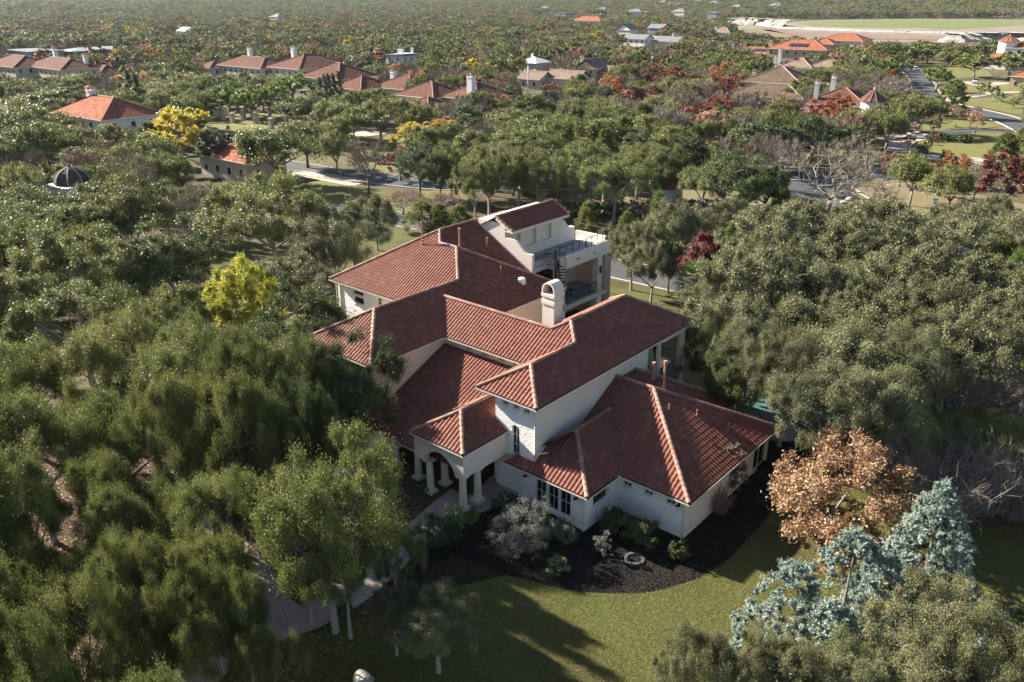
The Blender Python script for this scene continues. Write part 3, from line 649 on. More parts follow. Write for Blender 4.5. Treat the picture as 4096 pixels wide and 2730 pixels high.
# ================================================================== vegetation
def nrm(a): return a/(np.linalg.norm(a, axis=-1, keepdims=True)+1e-9)
def quads_mesh(name, V, att, mat_ix, mats, extra=None):
    """V (n,4,3) leaf quads; extra = MB with trunk faces appended (material 0 leaves, 1 bark)"""
    n = len(V)
    verts = V.reshape(-1, 3).astype(np.float32); nv = 4*n
    loops = np.arange(nv, dtype=np.int32); starts = np.arange(0, nv, 4, dtype=np.int32); att = att.astype(np.float32); mi = np.zeros(n, np.int32)
    if extra is not None and extra.f:
        ev = np.array(extra.v, np.float32); el_ = []; es = []; c = nv
        for f in extra.f: es.append(c); el_.extend([i+nv for i in f]); c += len(f)
        verts = np.vstack([verts, ev]); loops = np.concatenate([loops, np.array(el_, np.int32)]); starts = np.concatenate([starts, np.array(es, np.int32)])
        att = np.concatenate([att, np.full(len(es), .5, np.float32)]); mi = np.concatenate([mi, np.ones(len(es), np.int32)])
    me = bpy.data.meshes.new(name)
    me.vertices.add(len(verts)); me.vertices.foreach_set('co', verts.ravel())
    me.loops.add(len(loops)); me.loops.foreach_set('vertex_index', loops)
    me.polygons.add(len(starts)); me.polygons.foreach_set('loop_start', starts)
    me.update(calc_edges=True)
    for m in mats: me.materials.append(m)
    me.polygons.foreach_set('material_index', mi)
    a = me.attributes.new('rnd', 'FLOAT', 'FACE'); a.data.foreach_set('value', att)
    return me
def leaves(C, A, L, Wd, g, flat=.0, face=None):
    """rhombic leaves at C pointing along A, their upper sides turned roughly towards face"""
    n = len(C); A = nrm(A)
    if face is None: B = g.normal(size=(n,3)); B[:,2] *= (1-flat); B = nrm(B - A*np.sum(A*B, 1, keepdims=True))
    else: B = nrm(np.cross(face + g.normal(size=(n,3))*.45, A))
    L = L*(.7+.6*g.random((n,1))); Wd = Wd*(.7+.6*g.random((n,1)))
    return np.stack([C-A*L*.5, C+B*Wd*.5+A*L*.05, C+A*L*.5, C-B*Wd*.5+A*L*.05], 1)
def lumps(D, g, k=7, amp=.3):
    """low-frequency bumps of a crown outline, by direction"""
    out = np.zeros(len(D))
    for _ in range(k):
        c = nrm(g.normal(size=3)); out += amp*np.maximum(0, D@c-.55)/.45*g.choice([1,1,-1])
    return 1+np.clip(out, -.38, .45)
def crown_points(g, n, R, zc, sz, low=-.35, rmin=.5, amp=.3):
    D = nrm(g.normal(size=(n*3, 3))); D = D[D[:,2] > low][:n]
    rad = (rmin + (1-rmin)*g.random(len(D))**.55)*lumps(D, g, 9, amp)
    return np.stack([D[:,0]*R*rad, D[:,1]*R*rad, zc + D[:,2]*sz*rad], 1), D
def puffs(g, C, D, pr, twigs, per, leaf, wid, up=.35, spread=.12, stretch=1.0, flatz=.75):
    """sprays of leaves on twigs that fan out from every clump centre"""
    n = len(C); pr_ = pr*(.6+.8*g.random(n)); T = n*twigs
    base = np.repeat(C, twigs, 0); od = np.repeat(D, twigs, 0)
    tv = nrm(g.normal(size=(T,3))*1.0 + .75*od + np.array([0,0,up])); ln = np.repeat(pr_, twigs)[:,None]*(.45+.65*g.random((T,1)))*stretch
    tv[:,2] *= flatz
    m = T*per
    f = g.random((m,1))**.75
    bt = np.repeat(base, per, 0) + np.repeat(tv*ln, per, 0)*f + g.normal(size=(m,3))*spread*np.repeat(pr_, twigs*per)[:,None]
    ax = np.repeat(tv, per, 0) + g.normal(size=(m,3))*.8 + np.array([0,0,.15])
    a = np.clip(np.repeat(g.random(n), twigs*per)*.45 + g.random(m)*.55, 0, 1)
    face = np.repeat(nrm(.55*od + .45*tv + np.array([0,0,.55])), per, 0)
    return leaves(bt, ax, leaf, wid, g, face=face), a
def limbs(mb, g, C, zfork, r0, nl=6, m=1, sides=6, fine=True):
    """trunk, forking limbs and a branch to every clump"""
    lean = g.normal(size=2)*.06*zfork
    trunk = [(0,0,-.4), (lean[0]*.3,lean[1]*.3,zfork*.5), (lean[0],lean[1],zfork)]
    mb.tube(trunk, [r0*1.35, r0, r0*.85], sides+1, m)
    fork = np.array(trunk[-1])
    ang = np.arctan2(C[:,1], C[:,0]); order = np.argsort(ang); ends = [order[int(len(order)*(i+.5)/nl)] for i in range(nl)]
    pts = []; rad = []
    for e in ends:
        E = C[e]*.86; mid = fork*.55+E*.45 + np.array([0,0,(E[2]-zfork)*.12]) + g.normal(size=3)*.06*np.linalg.norm(E-fork)
        P = [fork*(1-t)**2 + 2*mid*t*(1-t) + E*t*t for t in np.linspace(0,1,6)]
        rr = [r0*.62*(1-.8*t) for t in np.linspace(0,1,6)]
        mb.tube(P, rr, sides, m); pts += P; rad += rr
    pts = np.array(pts); rad = np.array(rad)
    if fine:
        for c in C:
            d = np.linalg.norm(pts-c, axis=1) + .6*np.maximum(0, pts[:,2]-c[2]); k = int(np.argmin(d))
            s = pts[k]; md = (s+c)/2 + g.normal(size=3)*.10*np.linalg.norm(c-s) - np.array([0,0,.05])
            r = min(rad[k]*.55, .075*r0/.3)
            mb.tube([s, s*.25+md*.5+c*.25, c], [r, r*.7, r*.3], 4, m, cap=False)
def tree_meshes(name, g, mats, R=5, H=9, zb=2.6, npuff=90, twigs=22, per=26, leaf=.11, wid=.06, pr=.2, up=.35, low=-.35, amp=.3, r0=.28, fork=.3, nl=6, spread=.12, rmin=.5, single=False, fine=True, flatz=.75, inner=0):
    zc = zb+(H-zb)*.42; sz = H-zc-pr*R*.5
    C, D = crown_points(g, npuff, R*(1-pr*.55), zc, sz, low, rmin, amp)
    V, a = puffs(g, C, D, pr*R, twigs, per, leaf, wid, up, spread, 1, flatz)
    mb = MB(); limbs(mb, g, C, H*fork, r0, nl, 1 if single else 0, fine=fine)
    if single: return (quads_mesh(name, V, a, 0, mats, mb), None)
    return quads_mesh(name+'_crown', V, a, 0, mats[:1]), mb.mesh(name+'_trunk', mats[1])
def cone_tree(name, g, mats, R=3, H=8, npuff=70, twigs=20, per=22, leaf=.10, wid=.035, pr=.2, power=.8, zb=.6, up=.6, single=False, r0=.16, leaders=((0,0,1),), spread=.09):
    Cs, Ds = [], []
    for lx, ly, lh in leaders:
        n = max(8, int(npuff*lh/sum(l[2] for l in leaders)))
        t = g.random(n)**1.15; z = zb+(H*lh-zb)*t; th = g.random(n)*2*math.pi; rr = R*lh*(1-t)**power*(.55+.45*g.random(n)**.5)
        C = np.stack([lx*R+rr*np.cos(th), ly*R+rr*np.sin(th), z], 1); D = nrm(np.stack([np.cos(th), np.sin(th), .5+t*1.2], 1)); Cs.append(C); Ds.append(D)
    C = np.vstack(Cs); D = np.vstack(Ds)
    k = np.clip(1.25-(C[:,2]/H), .35, 1)
    V, a = puffs(g, C, D, pr*R, twigs, per, leaf, wid, up, spread, 1.0, 1.0)
    mb = MB()
    for lx, ly, lh in leaders: mb.tube([(0,0,-.3), (lx*R*.6,ly*R*.6,H*lh*.4), (lx*R,ly*R,H*lh*.93)], [r0, r0*.6, .02], 6, 1 if single else 0)
    if single: return (quads_mesh(name, V, a, 0, mats, mb), None)
    return quads_mesh(name+'_crown', V, a, 0, mats[:1]), mb.mesh(name+'_trunk', mats[1])
def bare_tree(name, g, mats, R=4.5, H=8, depth=5, r0=.22, fan=.62, twig=1.0, single=True, fork=.28, tip=900, tleaf=.5, twid=.014, nchild=3):
    """leafless: recursive limbs and thin twig blades at their ends"""
    mb = MB(); tips = []
    def grow(p, d, L, r, k):
        q = p + d*L*.55 + g.normal(size=3)*.06*L; e = p + d*L + g.normal(size=3)*.09*L
        mb.tube([p, q, e], [r, r*.82, r*.62], 5 if k > 2 else 3, 1, cap=False)
        tips.append((q, d, L, k)); tips.append((e, d, L, k))
        if k == 0: return
        for i in range(nchild if k > 1 else 2):
            nd = nrm(d + g.normal(size=3)*fan + np.array([0,0,.16])); s = q if (i == 2 and k > 1) else e
            grow(s, nd, L*(.66+.18*g.random()), r*.6, k-1)
    z = H*fork; mb.tube([(0,0,-.3),(0.05,0,z*.5),(0,0.05,z)], [r0*1.4, r0, r0*.9], 7, 1)
    for i in range(5):
        th = 2*math.pi*i/5+g.random()*.7; grow(np.array([0,0.05,z]), nrm(np.array([math.cos(th)*R/H*1.25, math.sin(th)*R/H*1.25, .75])), H*.30, r0*.62, depth-1)
    ends = [t for t in tips if t[3] <= 1]
    ix = g.integers(0, len(ends), tip*4)
    B = np.array([ends[i][0] for i in ix]); Dv = nrm(np.array([ends[i][1] for i in ix]) + g.normal(size=(len(ix),3))*.55 + np.array([0,0,.15]))
    ln = tleaf*(.5+g.random((len(ix),1)))
    V = leaves(B+Dv*ln*.5, Dv, 1.0, twid, g); 
    A = B; Bq = nrm(np.cross(Dv, g.normal(size=Dv.shape)))*twid
    V = np.stack([A-Bq, A+Bq, A+Dv*ln+Bq*.4, A+Dv*ln-Bq*.4], 1)
    return quads_mesh(name, V, g.random(len(V)), 0, mats, mb), None
def brush(name, g, mats, R=2.0, H=2.2, stems=60, tw=14, leafn=0, tleaf=.5, twid=.012):
    """many thin stems rising from one base"""
    mb = MB(); P = []; Dn = []
    for i in range(stems):
        th = g.random()*2*math.pi; o = R*(.15+.85*g.random()); e = np.array([o*math.cos(th), o*math.sin(th), H*(.55+.45*g.random())]); b = np.array([e[0]*.25, e[1]*.25, -.05]); md = (b+e)/2+g.normal(size=3)*.12
        mb.tube([b, md, e], [.028, .018, .006], 3, 1, cap=False)
        for t in g.random(tw)*.75+.25:
            p = b*(1-t)**2+2*md*t*(1-t)+e*t*t; P.append(p); Dn.append(nrm((e-b)+g.normal(size=3)*.9*np.linalg.norm(e-b)))
    P = np.array(P); Dn = np.array(Dn); ln = tleaf*(.5+g.random((len(P),1))); Bq = nrm(np.cross(Dn, g.normal(size=Dn.shape)))*twid
    V = np.stack([P-Bq, P+Bq, P+Dn*ln+Bq*.3, P+Dn*ln-Bq*.3], 1)
    return quads_mesh(name, V, g.random(len(V)), 0, mats, mb), None
def shrub(name, g, mats, R=1.2, H=1.4, npuff=40, twigs=14, per=16, leaf=.07, wid=.035, pr=.28, up=.5):
    C, D = crown_points(g, npuff, R*.8, H*.42, H*.46, -.6, .35, .25); C[:,2] = np.maximum(C[:,2], .12)
    V, a = puffs(g, C, D, pr*R, twigs, per, leaf, wid, up, .13, 1, .9)
    mb = MB()
    for i in range(7):
        c = C[g.integers(len(C))]; mb.tube([(c[0]*.1,c[1]*.1,-.05), c*.5, c], [.03,.02,.008], 4, 1, cap=False)
    return quads_mesh(name, V, a, 0, mats, mb), None
def fan_palm(name, g, mats, H=3.2, nf=22, fr=1.1, pet=.9, r0=.2, blades=22):
    V = []; A = []; mb = MB()
    mb.tube([(0,0,-.2),(0,0,H*.5),(0,0,H)], [r0*1.2, r0, r0*1.1], 9, 1)
    for i in range(nf):
        th = 2.4*i+g.random()*.5; el_ = R_(75-115*(i/nf)); d = np.array([math.cos(th)*math.cos(el_), math.sin(th)*math.cos(el_), math.sin(el_)])
        b = np.array([0,0,H]); e = b+d*pet; mb.tube([b, e], [.025,.015], 4, 1)
        s = nrm(np.cross(d, [0,0,1.])); up = np.cross(s, d)
        for k in range(blades):
            a = -1.35+2.7*k/(blades-1); bd = nrm(d*math.cos(a)+s*math.sin(a)+up*.10*math.cos(a)); L = fr*(.75+.25*math.cos(a))*(.9+.2*g.random())
            mid = e+bd*L*.6; tip = e+bd*L-np.array([0,0,L*.25]); w = nrm(np.cross(bd, up))*.045
            V.append([e, mid-w, mid+w, e]); V.append([mid-w, tip, tip, mid+w]); r = g.random(); A += [r, r]
    V = np.array(V); V[::2,3] = V[::2,0]+(V[::2,2]-V[::2,0])*.02; V[1::2,2] += 1e-3
    return quads_mesh(name, V, np.array(A), 0, mats, mb), None
# ------------------------------------------------------------------ leaf materials (albedo)
MT['oak'] = leaf_mat('live_oak_leaf', [(0, (.070,.084,.022)), (.5, (.140,.155,.042)), (.88, (.215,.215,.070)), (1, (.29,.27,.11))], .22, .5, .16, .25, .012)
MT['oak_dark'] = leaf_mat('dark_oak_leaf', [(0, (.042,.060,.022)), (.6, (.085,.110,.036)), (1, (.15,.165,.065))], .2, .5, .16, .25, .012)
MT['oak_dull'] = leaf_mat('dull_oak_leaf', [(0, (.085,.092,.042)), (.55, (.150,.152,.070)), (.9,(.215,.205,.105)), (1, (.29,.265,.16))], .2, .5, .14, .25, .01)
MT['cedar'] = leaf_mat('cedar_spray', [(0, (0.056,0.078,0.014)), (.6, (0.106,0.132,0.022)), (1, (0.188,0.198,0.035))], .2, .6, .2, .3)
MT['bright'] = leaf_mat('bright_leaf', [(0, (.08,.12,.018)), (.6, (.15,.20,.03)), (1, (.24,.28,.05))], .3, .45, .15, .4)
MT['red'] = leaf_mat('red_leaf', [(0, (.12,.028,.018)), (.6, (.22,.055,.035)), (1, (.30,.12,.07))], .3, .5, .25, .4, .02)
MT['maroon'] = leaf_mat('maroon_leaf', [(0, (.08,.018,.016)), (.6, (.145,.035,.030)), (1, (.22,.08,.06))], .3, .5, .2, .4, .015)
MT['orange'] = leaf_mat('orange_leaf', [(0, (.24,.075,.02)), (.6, (.36,.14,.04)), (1, (.42,.23,.08))], .3, .5, .2, .4, .015)
MT['yellow'] = leaf_mat('yellow_leaf', [(0, (.30,.21,.02)), (.6, (.44,.33,.035)), (1, (.48,.42,.08))], .35, .5, .15, .4, .015)
MT['brown'] = leaf_mat('dead_oak_leaf', [(0, (.16,.085,.042)), (.5, (.29,.17,.09)), (1, (.44,.31,.19))], .25, .5, .05, .35, .005)
MT['lime_leaf'] = leaf_mat('lime_yellow_leaf', [(0, (.20,.205,.02)), (.5, (.32,.31,.03)), (1, (.46,.42,.06))], .32, .5, .1, .35, .005)
MT['salmon'] = leaf_mat('salmon_leaf', [(0, (.24,.11,.075)), (.6, (.34,.18,.125)), (1, (.40,.27,.20))], .3, .55, .12, .4, .01)
MT['blue'] = leaf_mat('blue_cypress_spray', [(0, (.115,.155,.125)), (.5, (.215,.270,.225)), (1, (.36,.42,.36))], .2, .65, .04, .2, .005)
MT['twig'] = leaf_mat('bare_twig', [(0, (.115,.09,.07)), (1, (.25,.205,.165))], 0, .9, .15, .2, .01)
MT['twig_red'] = leaf_mat('reddish_twig', [(0, (.16,.095,.075)), (1, (.30,.20,.165))], 0, .9, .12, .2, .01)
MT['twig_tan'] = leaf_mat('tan_twig', [(0, (.15,.115,.075)), (1, (.30,.245,.17))], 0, .9, .12, .2, .01)
MT['palm'] = leaf_mat('palm_frond', [(0, (.06,.085,.022)), (1, (.17,.20,.06))], .25, .4, .1, .4)
MT['grey_leaf'] = leaf_mat('grey_shrub_leaf', [(0, (.09,.095,.075)), (1, (.21,.205,.165))], .2, .6, .1, .3)
MT['hedge'] = leaf_mat('hedge_leaf', [(0, (.025,.05,.014)), (1, (.07,.115,.03))], .2, .4, .15, .5)
G_ = lambda s: np.random.default_rng(s)
BK = MT['bark']; BP = MT['bark_pale']
PROTO = {}
def reg(kind, lod, meshes, R, H): PROTO.setdefault((kind, lod), []).append((meshes, R, H))
LOD = [dict(npuff=98, twigs=34, per=32, leaf=.115, wid=.066), dict(npuff=90, twigs=24, per=26, leaf=.165, wid=.10), dict(npuff=75, twigs=16, per=16, leaf=.27, wid=.175), dict(npuff=44, twigs=10, per=9, leaf=.60, wid=.42)]
for lod in range(4):
    d = LOD[lod]; sg_ = lod >= 2
    for i in range((4, 4, 3, 3)[lod]):
        for kind, mat in ((('oak', 'oak'), ('dull', 'oak_dull')) if lod < 3 and i < 3 else (('oak', 'oak'),)):
            reg(kind, lod, tree_meshes('live_oak', G_(100*lod+i+(50 if kind == 'dull' else 0)), (MT[mat], BP if lod < 2 else BK), R=5.4, H=8.4, zb=2.7, pr=.185 if lod < 2 else .22, amp=.42, low=-.18, up=.45, spread=.20, r0=.26, single=sg_, fine=lod < 3, **d), 5.4, 8.4)
    for i in range((1, 2, 2, 2)[lod]):
        reg('dark', lod, tree_meshes('dark_oak', G_(200+10*lod+i), (MT['oak_dark'], BK), R=5.0, H=8.6, zb=1.8, pr=.22, amp=.3, single=sg_, fine=lod < 3, **d), 5.0, 8.6)
        dd = dict(d); dd['wid'] = d['wid']*.62
        reg('cedar', lod, cone_tree('cedar', G_(300+10*lod+i), (MT['cedar'], BK), R=3.0, H=7, power=.62, single=sg_, pr=.30, **dd), 3.0, 7.0)
        reg('bare', lod, bare_tree('leafless_tree', G_(400+10*lod+i), (MT['twig'], BK), R=4.4, H=8, depth=(5,5,4,3)[lod], tip=(2600,1500,800,160)[lod], tleaf=(.5,.6,.8,1.6)[lod], twid=(.008,.014,.024,.06)[lod], nchild=3 if lod < 3 else 2), 4.4, 8.0)
for kind, mat, lods in (('red','red',(1,2,3)), ('maroon','maroon',(1,2,3)), ('orange','orange',(2,3)), ('yellow','yellow',(1,2,3)), ('salmon','salmon',(1,2,3)), ('bright','bright',(1,2)), ('lime','lime_leaf',(1,))):
    for lod in lods:
        d = dict(LOD[lod]); d['npuff'] = int(d['npuff']*.8)
        reg(kind, lod, tree_meshes(kind, G_(500+lod+len(PROTO)), (MT[mat], BP), R=4.0, H=8.0, zb=1.8, pr=.22, amp=.4, single=lod >= 2, fine=lod < 3, rmin=.35, **d), 4.0, 8.0)
reg('redbare', 1, bare_tree('reddish_tree', G_(611), (MT['twig_red'], BP), R=4.4, H=7, depth=5, tip=1500, tleaf=.6, twid=.015), 4.4, 7.0)
reg('redbare', 2, bare_tree('reddish_tree', G_(612), (MT['twig_red'], BP), R=4.4, H=7, depth=4, tip=900, tleaf=.8, twid=.028), 4.4, 7.0)
reg('cypress', 2, cone_tree('italian_cypress', G_(620), (MT['oak_dark'], BK), R=.75, H=8.5, npuff=60, twigs=9, per=10, leaf=.3, wid=.14, pr=.5, power=.45, single=True), .85, 8.8)
reg('myrtle', 2, tree_meshes('crepe_myrtle', G_(630), (MT['salmon'], BP), R=1.8, H=4.2, zb=1.7, npuff=26, twigs=8, per=9, leaf=.24, wid=.14, pr=.3, r0=.10, fork=.4, nl=4, single=True), 1.8, 4.2)
reg('young', 2, tree_meshes('young_tree', G_(631), (MT['cedar'], BP), R=1.6, H=4.5, zb=1.2, npuff=26, twigs=8, per=9, leaf=.24, wid=.14, pr=.3, r0=.08, fork=.35, nl=4, single=True), 1.6, 4.5)
reg('shrub', 2, shrub('shrub', G_(640), (MT['hedge'], BK), 1.4, 1.6, 34, 9, 9, .2, .12), 1.4, 1.6)
reg('brush', 2, brush('brush', G_(641), (MT['twig_tan'], BK), 1.8, 2.0, 60, 12, tleaf=.6, twid=.02), 1.8, 2.0)
KIND = {'oak': ('live_oak', 'olive green live oak', 'tree'), 'dull': ('live_oak', 'dull grey-green live oak', 'tree'), 'dark': ('evergreen_oak', 'dark green evergreen oak', 'tree'), 'cedar': ('cedar_tree', 'yellowish green pointed cedar', 'tree'),
 'bare': ('leafless_tree', 'leafless grey tree', 'tree'), 'red': ('red_leaved_tree', 'tree with red autumn leaves', 'tree'), 'maroon': ('maroon_leaved_tree', 'tree with dark maroon leaves', 'tree'), 'orange': ('orange_leaved_tree', 'tree with orange autumn leaves', 'tree'),
 'yellow': ('yellow_leaved_tree', 'tree with yellow autumn leaves', 'tree'), 'salmon': ('salmon_leaved_tree', 'tree with faded salmon-brown leaves', 'tree'), 'bright': ('bright_green_tree', 'bright yellow-green tree', 'tree'), 'lime': ('yellow_green_tree', 'lime-yellow leafy tree', 'tree'), 'redbare': ('reddish_bare_tree', 'nearly bare tree with reddish twigs', 'tree'),
 'cypress': ('italian_cypress', 'thin dark column-shaped cypress', 'tree'), 'myrtle': ('crepe_myrtle', 'small rusty ball-topped tree', 'tree'), 'young': ('young_tree', 'small young green tree', 'tree'), 'shrub': ('shrub', 'round dark green shrub', 'shrub'), 'brush': ('brush_bush', 'tan bush of bare stems', 'shrub')}
GROUPS = {k: v[1]+'s' if v[2] == 'tree' else v[1]+'es' for k, v in KIND.items()}
GROUPS.update(oak='live oaks in olive green leaf', dull='live oaks in dull grey-green leaf', dark='dark evergreen oaks', cedar='cedars among the oaks', bare='leafless grey trees', red='red-leaved trees', maroon='maroon-leaved trees', orange='orange-leaved trees', yellow='yellow-leaved trees', salmon='faded salmon-brown trees', bright='bright green trees', redbare='reddish bare trees', cypress='column cypresses', myrtle='small rusty-leaved trees by the drives', young='small young trees', shrub='round green shrubs', brush='tan bare-stemmed bushes')
TREES = []          # (object, kind, u, v)
trng = random.Random(77)
def plant(kind, x, y, r, h, z=0.0, lod=None, rz=None, label=None, pick=None, name=None):
    d = math.sqrt(x*x+y*y+(CAMZ-z)**2)
    if lod is None: lod = 0 if d < 68 else 1 if d < 135 else 2 if d < 300 else 3
    while (kind, lod) not in PROTO: lod += 1 if lod < 3 and any((kind, k) in PROTO for k in range(lod+1, 4)) else -1
    lst = PROTO[(kind, lod)]; ms, R, H = lst[(pick if pick is not None else trng.randrange(1000)) % len(lst)]
    rz = trng.random()*6.283 if rz is None else rz
    nm, lab, cat = KIND[kind]
    if ms[1] is None:
        o = link(name or nm, ms[0])
    else:
        o = link(name or nm, None); link('crown', ms[0], o); link('trunk', ms[1], o)
    o.location = (x, y, z); o.rotation_euler = (0, 0, rz); q = .9+.2*trng.random(); o.scale = (r/R*q, r/R/q, h/H)
    o['category'] = cat; o['group'] = GROUPS[kind]
    u, v, _ = project((x, y, z+.6*h)); TREES.append([o, kind, u, v, label])
    if label: o['label'] = label
    return o
def tree_at(kind, u, v, rpx, h, label=None, z=None, **kw):
    zz = .7 if z is None else z
    x, y, _ = ground(u, v, zz+.6*h); dd = project((x, y, zz+.6*h))[2]
    return plant(kind, x, y, 1.08*rpx*dd/F_PX, h, zz, label=label, **kw)
# ================================================================== the setting
import bmesh
def sst(t): t = min(1, max(0, t)); return t*t*(3-2*t)
def zg(x, y):
    d = math.hypot(x, y); a = math.atan2(x, y)             # azimuth from +y towards +x
    z = .7*sst((-19.5-x)/17) if d < 90 else .7
    if d < 130: z = z*(1-sst((d-70)/50)) + .7*sst((d-70)/50) if d > 70 else z
    z += .5*sst((y-40)/14)*sst((x+30)/8)*(1-sst((d-75)/30))
    if d > 1250:
        side = sst((a+R_(32))/R_(14))                        # higher ground to the right, beyond the lake bed
        t = max(0, (d-1250)/2600); z += (46+60*side)*t**1.15*(1+.22*math.sin(5*a+d/700)+.12*math.sin(11*a-d/330))
    elif d > 420 and a < R_(-32): z += 0
    return z
def grid_ground():
    mb = MB(); rr = [2,12,20,26,31,36,41,46,51,56,61,66,72,80,90,105,125,150,200,280,400,600,850,1100,1250,1450,1700,2000,2400,2900,3500,4300,5200,6500]
    na = 120; A0 = R_(-40.7)
    angs = []
    for k in range(na): angs.append(A0 + math.pi*2*(k/na))
    for r in rr:
        for a in angs: x, y = r*math.sin(a), r*math.cos(a); mb.v.append((x, y, zg(x, y)-.02))
    for i in range(len(rr)-1):
        for k in range(na):
            j = (k+1) % na; mb.f.append((i*na+j, i*na+k, (i+1)*na+k, (i+1)*na+j))
    mb.f.append(tuple(range(na))); mb.a = [.5]*len(mb.f); mb.m = [0]*len(mb.f)
    return mb
def ground_mat():
    m, t, b = newmat('dry_ground')
    n1 = noise(t, .045, 8, .6); n2 = noise(t, 1.4, 8, .7)
    c = ramp(t, n1, [(.32, (.060,.045,.028)), (.5, (.10,.085,.045)), (.62, (.13,.125,.05)), (.75, (.085,.10,.035))])
    c = mixc(t, ramp(t, n2, [(.35, (.55,.55,.55)), (.7, (0,0,0))]), c, (.045,.035,.022))
    t.links.new(c, b.inputs['Base Color']); b.inputs['Roughness'].default_value = .95; b.inputs['Specular IOR Level'].default_value = .1; bump(t, b, n2, .7, .1); return m
def lawn_mat(name, c0, c1, c2, sc=.22, bd=.05):
    m, t, b = newmat(name)
    n1 = noise(t, sc, 7, .62); n2 = noise(t, 5.5, 8, .75)
    c = ramp(t, n1, [(.3, c0), (.52, c1), (.72, c2)])
    c = mixc(t, ramp(t, n2, [(.38, (.6,.6,.6)), (.62, (0,0,0))]), c, tuple(x*.45 for x in c0))
    t.links.new(c, b.inputs['Base Color']); b.inputs['Roughness'].default_value = .95; b.inputs['Specular IOR Level'].default_value = .1; bump(t, b, n2, .9, bd); return m
MT['ground'] = ground_mat()
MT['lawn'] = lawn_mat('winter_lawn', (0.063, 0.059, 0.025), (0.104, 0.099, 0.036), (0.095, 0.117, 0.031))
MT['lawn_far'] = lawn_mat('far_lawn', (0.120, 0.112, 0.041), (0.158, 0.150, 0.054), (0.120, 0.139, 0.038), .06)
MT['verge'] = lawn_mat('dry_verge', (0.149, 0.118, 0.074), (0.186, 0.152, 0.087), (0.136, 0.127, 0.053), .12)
gr = struct(grid_ground().build('ground', MT['ground'], smooth=True))
def drape(name, poly, mat, dz, step=2.5, kind='structure', build=True):
    """a sheet cut to an outline (world x, y) that follows the ground dz above it"""
    bm = bmesh.new(); vs = [bm.verts.new((p[0], p[1], 0)) for p in poly]
    f = bm.faces.new(vs); 
    if f.normal.z < 0: f.normal_flip()
    bmesh.ops.triangulate(bm, faces=bm.faces[:])
    for ax in (0, 1):
        lo = min(p[ax] for p in poly); hi = max(p[ax] for p in poly); st_ = max(step, (hi-lo)/60); c = lo+st_
        while c < hi:
            co_ = [0,0,0]; no = [0,0,0]; co_[ax] = c; no[ax] = 1
            bmesh.ops.bisect_plane(bm, geom=bm.verts[:]+bm.edges[:]+bm.faces[:], plane_co=co_, plane_no=no); c += st_
    bmesh.ops.recalc_face_normals(bm, faces=bm.faces[:])
    for v in bm.verts: v.co.z = zg(v.co.x, v.co.y)+dz
    for f in bm.faces:
        f.normal_update()
        if f.normal.z < 0: f.normal_flip()
    me = bpy.data.meshes.new(name); bm.to_mesh(me); bm.free(); me.materials.append(mat)
    o = link(name, me); o['kind'] = kind; return o
def px(pts, z=.4): return [ground(u, v, z)[:2] for u, v in pts]
def smooth_line(pts, n=8):
    out = []
    for i in range(len(pts)-1):
        p0, p1, p2, p3 = pts[max(0,i-1)], pts[i], pts[i+1], pts[min(len(pts)-1,i+2)]
        for k in range(n):
            t = k/n; out.append(tuple(.5*((2*p1[j])+(p2[j]-p0[j])*t+(2*p0[j]-5*p1[j]+4*p2[j]-p3[j])*t*t+(-p0[j]+3*p1[j]-3*p2[j]+p3[j])*t**3) for j in range(2)))
    return out+[tuple(pts[-1])]
def strip_poly(line, w):
    L, Rr = [], []
    for i, p in enumerate(line):
        a, b = line[max(0,i-1)], line[min(len(line)-1,i+1)]; dx, dy = b[0]-a[0], b[1]-a[1]; l = math.hypot(dx, dy) or 1
        L.append((p[0]-dy/l*w/2, p[1]+dx/l*w/2)); Rr.append((p[0]+dy/l*w/2, p[1]-dx/l*w/2))
    return L, Rr
def ribbon(name, line, w, mat, dz):
    L, Rr = strip_poly(line, w); mb = MB()
    for i in range(len(line)-1):
        q = [Rr[i], Rr[i+1], L[i+1], L[i]]; mb.face([(x, y, zg(x, y)+dz) for x, y in q])
    return struct(mb.build(name, mat)), L, Rr
def kerb(line, name='kerb', w=.28, h=.13):
    L, Rr = strip_poly(line, w); mb = MB()
    for i in range(len(line)-1):
        a, b, c, d = Rr[i], Rr[i+1], L[i+1], L[i]
        lo = [(x, y, zg(x, y)-.05) for x, y in (a, b, c, d)]; hi = [(x, y, zg(x, y)+h) for x, y in (a, b, c, d)]
        mb.face(hi); mb.face([lo[0], lo[1], hi[1], hi[0]]); mb.face([lo[2], lo[3], hi[3], hi[2]])
    return struct(mb.build(name, MT['kerb']))
def road(name, pts, w, dz, z=.7, mat='asphalt', k=True, n=8):
    line = smooth_line(px(pts, z), n); o, L, Rr = ribbon(name, line, w, MT[mat], dz)
    if k: kerb([(x, y) for x, y in strip_poly(line, w+.26)[0]]); kerb(strip_poly(line, w+.26)[1])
    return line
